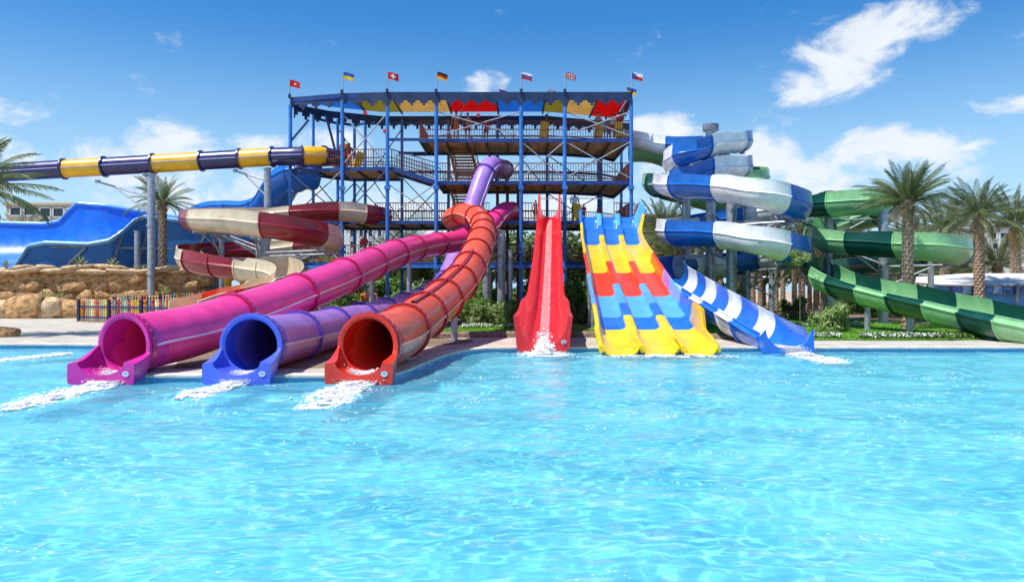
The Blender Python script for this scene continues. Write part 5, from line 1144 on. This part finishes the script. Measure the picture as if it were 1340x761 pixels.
# pebble kerb between deck and lawn
def kerb(pts, label, hh=.2, n=300):
    rd = random.Random(8); t = thing('pebble_kerb', label, 'kerb', (pts[0][0], pts[0][1], DZ)); pl = Path([(x, y, DZ) for x, y in pts], raw=True); mb = MB()
    rows = []
    for j in range(60): p_, tt, s_, u = pl.fr(pl.L*j/59); rows.append([p_-s_*.22, p_-s_*.2+u*hh*.7, p_+u*hh, p_+s_*.2+u*hh*.7, p_+s_*.22])
    mb.grid(rows).build('kerb_core', M['pebble'], t)
    k = int(pl.L/.12); mb = MB()
    for i in range(k*3):
        p_, tt, s_, u = pl.fr(pl.L*rd.random()); a = rd.uniform(-.2, 1.9); c = p_+s_*math.cos(a)*.2+u*(abs(math.sin(a))*hh*.9); r_ = rd.uniform(.035, .075)
        vs = [c+Vector((r_*1.3, 0, 0)), c-Vector((r_*1.3, 0, 0)), c+Vector((0, r_, 0)), c-Vector((0, r_, 0)), c+Vector((0, 0, r_*.8)), c-Vector((0, 0, r_*.8))]
        mb.add(vs, [(0, 2, 4), (2, 1, 4), (1, 3, 4), (3, 0, 4), (2, 0, 5), (1, 2, 5), (3, 1, 5), (0, 3, 5)])
    tag(mb.build('pebble', M['pebble'], t), kind='stuff')
kerb([(-4.2, 24), (-3, 25.3), (-1.5, 26), (1, 26.2), (3, 26.2)], 'pebble kerb in front of the small lawn by the red slide')
kerb([(3.2, 26.15), (5.4, 26), (6.6, 25.6), (7.4, 24.9)], 'pebble kerb curving behind the lane slide foot', .16)

# ------------------------------------------------------------ rocks and wall at the left
def rock_mesh(seed, sub=2, sx=1, sy=1, sz=1):
    b_ = bmesh.new(); bmesh.ops.create_icosphere(b_, subdivisions=sub, radius=1)
    for v in b_.verts:
        d = v.co.normalized(); n_ = noise.noise(d*1.3+Vector((seed*3.1, seed, 0)))*.36+noise.noise(d*3+Vector((seed, 0, seed*2)))*.2+noise.noise(d*8+Vector((seed, 2, seed)))*.07
        c = d*(1+n_); c = Vector((math.copysign(abs(c.x)**.6, c.x), math.copysign(abs(c.y)**.6, c.y), math.copysign(abs(c.z)**.6, c.z))); v.co = Vector((c.x*sx, c.y*sy, c.z*sz))
    me = bpy.data.meshes.new('rock'); b_.to_mesh(me); b_.free(); me.polygons.foreach_set('use_smooth', [True]*len(me.polygons)); return me
RK = []
for s in range(6):
    m_ = rock_mesh(s, 3); m_.materials.append(M['rock'] if s < 4 else M['rock_pale']); RK.append(m_)
mb = MB(); mb.add([(-60, 47.4, DZ), (X_(255, 47.4), 47.4, DZ), (X_(262, 49), 49, DZ), (X_(290, 62), 62, DZ), (-60, 62, DZ), (-60, 47.4, 3), (X_(255, 47.4), 47.4, 3), (X_(262, 49), 49, 3), (X_(290, 62), 62, 3), (-60, 62, 3)], [(5, 6, 7, 8, 9), (0, 1, 6, 5), (1, 2, 7, 6), (2, 3, 8, 7), (3, 4, 9, 8)])
tag(mb.build('garden_terrace', M['earth']), kind='structure')
wall = thing('rock_wall', 'long golden sandstone retaining wall with flat cap stones below the half pipe', 'wall', (X_(120, 47), 47, DZ)); rd = random.Random(2)
wall['abs'] = 0; 
def put(mesh, loc, s_, parent, name='rock'):
    o = bpy.data.objects.new(name, mesh); col.objects.link(o); o.parent = parent
    o.location = Vector(loc)-(parent.location if parent else Vector()); o.scale = s_; o.rotation_euler = (rd.uniform(-.2, .2), rd.uniform(-.15, .15), rd.uniform(-.3, .3)); return o
x = X_(-40, 46.8)
while x < X_(252, 46.8):
    for row, z in enumerate((.75, 1.35, 1.95, 2.45)):
        put(rd.choice(RK[:4]), (x+rd.uniform(-.3, .3)+.5*(row % 2), 47.05+rd.uniform(-.1, .1)-.08*(3-row), z), (rd.uniform(.75, 1.15), .45, rd.uniform(.34, .46)), wall)
    x += 1.35
x = X_(-40, 46.8)
while x < X_(250, 46.8):
    put(RK[4+rd.randrange(2)], (x, 46.95+rd.uniform(-.1, .05), 2.92+rd.uniform(-.03, .03)), (1.25, .62, .17), wall, 'cap_stone'); x += 1.9
for (px, w_) in ((103, 1.1), (146, 1.1), (30, .7), (228, .8), (60, .6)): put(RK[4], (X_(px, 46.8), 46.9, 3.12), (w_, .5, .16), wall, 'cap_stone')
for i, (px, D, w_, h_, lb) in enumerate([(8, 44.6, 1.8, .62, 'broad pale boulder at the left edge of the plaza'), (36, 44.3, 1.3, .75, 'rounded boulder with a dark hole at the plaza edge'), (62, 44.5, 1.1, .7, 'tall pale boulder next to the holed one'), (92, 44.8, 1.3, .6, 'flat topped boulder just left of the coloured fence'), (130, 45, 1.5, .62, 'boulder behind the coloured fence, left one'), (165, 45, 1.3, .65, 'boulder behind the coloured fence by the grey post'), (214, 45, 1.2, .75, 'boulder right of the tall grey post')]):
    o = put(RK[4+i % 2] if i % 2 == 0 else RK[3], (X_(px, D), D, DZ+h_*.75), (w_, .8, h_), None, 'boulder'); tag(o, lb, 'boulder', 'boulders along the plaza')
o = put(RK[0], (X_(2, 26.5), 26.5, DZ+.12), (.6, .35, .2), None, 'boulder'); tag(o, 'small dark rock on the paving near the left pool edge', 'boulder')
def agave(px, D, z, s_, label):
    t = thing('agave', label, 'agave plant', (X_(px, D), D, z), 'agaves on the rock wall', ab=False); t.scale = (s_,)*3
    for i in range(16):
        a = i*2.4; el = R(20+60*(1-i/16)); d = Vector((math.cos(a)*math.cos(el), math.sin(a)*math.cos(el), math.sin(el))); sd = Vector((-math.sin(a), math.cos(a), 0))*.05; m_ = d*.4
        e = d*.8-Vector((0, 0, .1)); mb = MB(); mb.add([-sd*.6, sd*.6, m_+sd, m_-sd, e, m_-Vector((0, 0, .04))], [(0, 1, 2, 3), (3, 2, 4), (0, 3, 5), (1, 5, 2), (5, 3, 4), (2, 5, 4)]); mb.build('leaf', M['agave'], t)
agave(105, 46.8, 3.2, 1.05, 'large spiky agave on the wall, left of two'); agave(147, 46.8, 3.2, .9, 'yellow green agave on the wall, right of two'); agave(57, 45.6, 1.2, .95, 'agave in the bed below the wall at left'); agave(78, 45.4, 1.1, .9, 'agave beside the other in the bed below the wall')
agave(216, 45.5, 1.5, .8, 'agave right of the tall grey post'); agave(8, 46.6, 3.1, .9, 'agave at the left end of the wall top'); agave(168, 45.6, 1.1, .8, 'dark agave left of the grey post'); agave(188, 46.9, 3.05, .5, 'small agave behind the grey post'); agave(178, 46.9, 3.05, .45, 'tiny agave left of the grey post on the wall')

# ------------------------------------------------------------ coloured picket fences
def fence(a, c, label, zz=(DZ, DZ), h=1.12, cross=True, sp=.165, low=.05):
    a = Vector((*a, zz[0])); c = Vector((*c, zz[1])); n = int((c-a).length/sp); t = thing('picket_fence', label, 'fence', a); up = Vector((0, 0, 1)); tt = (c-a).normalized(); rd = random.Random(n)
    cl = ['p_red', 'p_yel', 'p_org', 'p_sky', 'p_wht', 'p_mar', 'p_yel', 'p_red', 'p_org', 'p_sky']; rot = Matrix.Rotation(math.atan2(tt.y, tt.x), 3, 'Z')
    me_ = {}
    for i in range(n+1):
        q = a.lerp(c, i/n); k = cl[(i*7+rd.randrange(3)) % 10]
        if k not in me_:
            mb = MB(); mb.box((0, 0, h*.46+low/2), (.085, .03, h*.92-low)); mb.box((0, -.002, h*.88), (.15, .026, .08)); mb.box((0, 0, h*.98), (.085, .03, .12)); me_[k] = mb.mesh('picket', M[k])
        o = bpy.data.objects.new('picket', me_[k]); col.objects.link(o); o.parent = t; o.location = q-t.location+up*rd.uniform(-.01, .02); o.rotation_euler = (0, 0, math.atan2(tt.y, tt.x))
    nrm = Vector((tt.y, -tt.x, 0))*.05
    for k in (.22, .70): mb = MB(); mb.bar(a+up*h*k+nrm, c+up*h*k+nrm, .04, .08); mb.build('rail', M['p_navy'], t)
    m_ = max(1, int((c-a).length/2))
    for i in range(m_+1): q = a.lerp(c, i/m_)+nrm*1.9; mb = MB(); mb.box(q+up*h*.52, (.11, .11, h*1.04)); mb.build('post', M['p_navy'], t)
    mb = MB(); mb.bar(a+up*.03, c+up*.03, .3, .1); mb.build('kerb', M['pebble'], t)
    return t
fence((X_(105, 39.2), 39.2), (X_(232, 35.5), 35.5), 'rainbow coloured picket fence with navy rails on the plaza, front run')
fence((X_(148, 40.5), 40.5), (X_(262, 45), 45), 'rainbow coloured cross topped picket fence behind the front run', (DZ+.1, DZ+.35))
fence((X_(432, 45), 45), (X_(560, 44.5), 44.5), 'coloured picket fence glimpsed below the magenta tube', h=1.0)
# yellow tub under the maroon spiral
t = thing('rubber_ring', 'yellow ring float standing under the maroon spiral slide', 'ring float', P(308, 372, 40)); q = P(308, 372, 40); rows = []
for i in range(24):
    g = 2*math.pi*i/24; rows.append([q+Vector((math.cos(g)*(.48+.24*math.cos(h_)), math.sin(h_)*.22, math.sin(g)*(.48+.24*math.cos(h_)))) for h_ in [2*math.pi*j/12 for j in range(12)]])
rows.append(rows[0]); MB().grid(rows, True).build('ring', M['gold'], t, True); column(t, (q.x, q.y+.25), q.z-.2, .08)

# ------------------------------------------------------------ buildings
def building(px0, px1, py0, D, depth, label, m, wins, name='building', parapet=.3):
    a = P(px0, py0, D); b_ = P(px1, py0, D); t = thing(name, label, 'building', ((a.x+b_.x)/2, D, DZ)); H = a.z
    mb = MB(); mb.box(((a.x+b_.x)/2, D+depth/2, (H+DZ)/2), (b_.x-a.x, depth, H-DZ)); mb.build('wall', M[m], t)
    mb = MB(); mb.box(((a.x+b_.x)/2, D+depth/2, H+parapet/2), (b_.x-a.x+.5, depth+.5, parapet)); mb.build('roof', M[m], t)
    for (x0, y0, x1, y1) in wins:
        p0, p1 = P(x0, y0, D), P(x1, y1, D); c = (p0+p1)/2; w_, h_ = p1.x-p0.x, p0.z-p1.z
        fr = MB(); 
        for dx in (-w_/2, w_/2): fr.box((c.x+dx, D-.06, c.z), (.14, .16, h_+.1))
        for dz in (-h_/2, h_/2): fr.box((c.x, D-.065, c.z+dz), (w_+.1, .15, .14))
        fo = fr.build('window', M['frame_white'], t)
        g_ = MB(); g_.box((c.x, D-.02, c.z), (w_, .06, h_)); go = g_.build('pane', M['glass'], None); go.parent = fo; go.matrix_parent_inverse = fo.matrix_world.inverted()
        go.matrix_parent_inverse = Matrix.Translation(-t.location) if False else Matrix.Identity(4)
    return t
building(8, 95, 268, 105, 20, 'long low beige building above the half pipe at far left', 'beige_wall', [(14, 271, 28, 282), (32, 271, 48, 282), (53, 272, 67, 284), (70, 272, 84, 284), (86, 273, 93, 284), (53, 286, 67, 290)])
building(452, 508, 296, 115, 20, 'white building seen through the tower base', 'white_wall', [(458, 300, 464, 310), (470, 300, 476, 310), (482, 300, 488, 310), (494, 300, 500, 310), (458, 315, 464, 325), (470, 315, 476, 325), (482, 315, 488, 325)])
building(826, 893, 284, 80, 18, 'brown building with small windows behind the lane slide', 'tan_wall', [(856, 320, 863, 330), (868, 320, 875, 330), (842, 340, 849, 350), (856, 340, 863, 350), (868, 340, 875, 350)])
building(1240, 1278, 294, 110, 20, 'plain white block behind the right palms', 'white_wall', [(1262, 310, 1267, 318)])
building(1292, 1420, 300, 120, 25, 'white terraced hotel building at the far right', 'white_wall', [(1298, 304, 1304, 312), (1308, 304, 1322, 312), (1326, 304, 1338, 312), (1298, 318, 1306, 326), (1310, 318, 1322, 326), (1328, 318, 1342, 326)])
building(1297, 1330, 289, 124, 15, 'upper storey of the hotel set back at far right', 'white_wall', [(1301, 292, 1308, 298), (1314, 292, 1322, 298)])
# tent canopy and picture boards
t = thing('canopy', 'white tensile canopy over a blue hut with a row of sea pictures', 'canopy', G(1290, 46, DZ)); k = 18; D0 = 44; rows = []
zr = lambda px, py, D: P(px, py, D)
rf = [(1198, 362, 369), (1230, 360, 372), (1262, 357.5, 372.5), (1300, 357.5, 372.5), (1345, 357.5, 372.5), (1420, 358, 373)]
for (px, yt, yb2) in rf: rows.append([P(px, yb2, D0), P(px, (yt+yb2)/2+1.2, D0+1.6), P(px+1, yt, D0+4), P(px+2, yt+3, D0+8)])
mb = MB().grid(rows); mb.grid([[v-Vector((0, 0, .06)) for v in r_] for r_ in rows]); mb.build('canopy_roof', M['canvas'], t, True)
a, c = P(1216, 372.5, D0), P(1420, 385, D0); mb = MB(); mb.box(((a.x+c.x)/2, D0+.6, (DZ+c.z)/2), (c.x-a.x-.4, .2, c.z-DZ)); mb.build('hut_wall', M['panel_blue'], t)
mb = MB(); mb.box(((a.x+c.x)/2, D0+.3, (a.z+c.z)/2+.0), (c.x-a.x, .1, (a.z-c.z))); mb.build('picture_frame', M['steel_dark'], t)
def picmat(i):
    m_ = mat('sea_picture_%s' % 'abcdefghijklmnop'[i], (.04+.05*(i % 3), .2+.1*(i % 2), .65), rough=.4, c2=(.01, .03, .12) if i % 3 else (.5, .65, .7), scale=1.2+.4*i); return m_
for i in range(13):
    px = 1222+i*13.4; p0, p1 = P(px, 373.7, D0), P(px+12, 383.7, D0); mb = MB(); mb.box(((p0.x+p1.x)/2, D0+.22, (p0.z+p1.z)/2), (p1.x-p0.x, .06, p0.z-p1.z)); mb.build('picture', picmat(i), t)
for px in (1216, 1331, 1420): q = G(px, D0+.12); column(t, (q.x, q.y), P(0, 372, D0).z, .09, m=M['steel_dark'])
for px in (1232, 1300): pass

# ------------------------------------------------------------ splashes and foam
def wz(x, y):
    i = int(np.clip(np.searchsorted(xs, x), 0, len(xs)-1)); j = int(np.clip(np.searchsorted(ys, y), 0, len(ys)-1)); return float(Z[j, i])
def splash(cx, cy, dx, dy, Ln, wd, label, n=900, jet=None, seed=1):
    rd = random.Random(seed); mb = MB(); d = Vector((dx, dy, 0)).normalized(); s_ = Vector((-d.y, d.x, 0))
    def blob(c, r_, fl=.9):
        k_ = rd.uniform(1.4, 3); tl = Vector((rd.gauss(0, .12), rd.gauss(0, .12), 1)).normalized(); da = (d-tl*d.dot(tl))*r_*k_; db = tl.cross(da.normalized())*r_*1.3
        mb.add([c+da, c+da*.4+db, c-da*.5+db*.9, c-da, c-da*.4-db, c+da*.5-db*.9], [(0, 1, 2, 3, 4, 5)])
    for i in range(n*14):
        t_ = rd.random()**1.2; w_ = wd*(.45+.8*t_)*rd.gauss(0, .36)*(1-.55*t_*t_); p_ = Vector((cx, cy, 0))+d*Ln*t_+s_*(w_+.12*math.sin(t_*6+seed)*t_)
        if rd.random() < max(0, t_-.5)*1.3 or noise.noise((p_.x*7, p_.y*3.5, seed)) < -.12-.3*(1-t_): continue
        h_ = max(0, (.6-t_))*.07*abs(rd.gauss(0, 1)); p_.z = wz(p_.x, p_.y)+.006+.02*rd.random()+h_*.5; blob(p_, rd.uniform(.004, .02)*(1.25-t_*.4), .22)
    if jet:
        (jx, jy, jz, jw) = jet
        for i in range(n*3):
            t_ = rd.random(); p_ = Vector((jx+(cx-jx)*t_, jy+(cy-jy)*t_, jz*(1-t_**2.2)+.01)); p_ += Vector((rd.gauss(0, jw*(.6+.4*t_)), 0, 0)); q_ = (p_.x-jx-(cx-jx)*t_)/.43; p_.z += q_*q_*.2*(1-t_)+abs(rd.gauss(0, .01)); blob(p_, rd.uniform(.004, .012), .5)
    tag(mb.build('splash', M['foam'], None), label, 'splash', kind='stuff')
splash(-7.38, 13.75, .07, -1, 2.9, .55, 'white streak of foam running forward from the magenta tube mouth', jet=(-7.38, 14.4, .17, .15), seed=1, n=2200)
splash(-5.0, 13.7, -.12, -1, 1.9, .42, 'white foam streak below the blue tube mouth', jet=(-5.0, 14.4, .17, .12), seed=2, n=1300)
splash(-2.78, 13.75, -.06, -1, 2.8, .55, 'white foam streak below the red tube mouth', jet=(-2.78, 14.4, .17, .15), seed=3, n=2000)
splash(.85, 20.95, .0, -1, 1.2, 1.0, 'upright white splash at the foot of the red slide', jet=(.87, 21.3, .5, .1), seed=4, n=1000)
splash(7.58, 20.3, .05, -1, 2.5, .65, 'white foam shooting forward from the blue slide mouth', jet=(7.55, 20.7, .16, .16), seed=5, n=1500)
splash(3.9, 19.75, 0, -1, .35, 3.2, 'thin line of foam along the lips of the lane slide', seed=6, n=500)
splash(-11.9, 20.4, -.25, -1, 2.3, .6, 'old foam streak near the left pool edge', seed=7, n=900)
rd = random.Random(9); mb = MB()
for i in range(700):
    a = rd.gauss(0, .11); h_ = abs(rd.gauss(0, .22)); c = Vector((.87+a*(1+h_*.5), 20.75+rd.gauss(0, .12), .03+h_*(1-min(.8, abs(a)*2)))); r_ = rd.uniform(.01, .03)
    u_ = Vector((rd.gauss(0, .3), rd.gauss(.5, .3), .8)).normalized()*r_*1.5; v_ = u_.cross(Vector((rd.gauss(0, .3)-.4, -.8, .6))).normalized()*r_
    mb.add([c-u_, c+v_, c+u_, c-v_], [(0, 1, 2, 3)])
tag(mb.build('spray', M['foam'], None), 'plume of white spray rising in front of the red slide', 'spray', kind='stuff')
# drifting bubbles on the surface
mb = MB(); rd = random.Random(12)
for i in range(130):
    cx = rd.uniform(-9, 9); cy = 4.2+13*rd.random()**1.2; 
    if abs(cx) > cy*.72: continue
    for j in range(rd.randrange(3, 16)):
        a = rd.uniform(0, 6.28); r_ = rd.uniform(.003, .010)*(.6+cy*.07); c = Vector((cx+rd.gauss(0, .16), cy+rd.gauss(0, .07), 0)); c.z = wz(c.x, c.y)+.003; mb.add([c+Vector((math.cos(a+k*1.257)*r_*1.8, math.sin(a+k*1.257)*r_, 0)) for k in range(5)]+[c+Vector((0, 0, r_*.5))], [(0, 1, 5), (1, 2, 5), (2, 3, 5), (3, 4, 5), (4, 0, 5)])
tag(mb.build('foam_flecks', M['foam']), 'scattered small white bubbles floating on the pool', 'foam', kind='stuff')
for o in list(bpy.data.objects):
    if 'abs' in o: del o['abs']
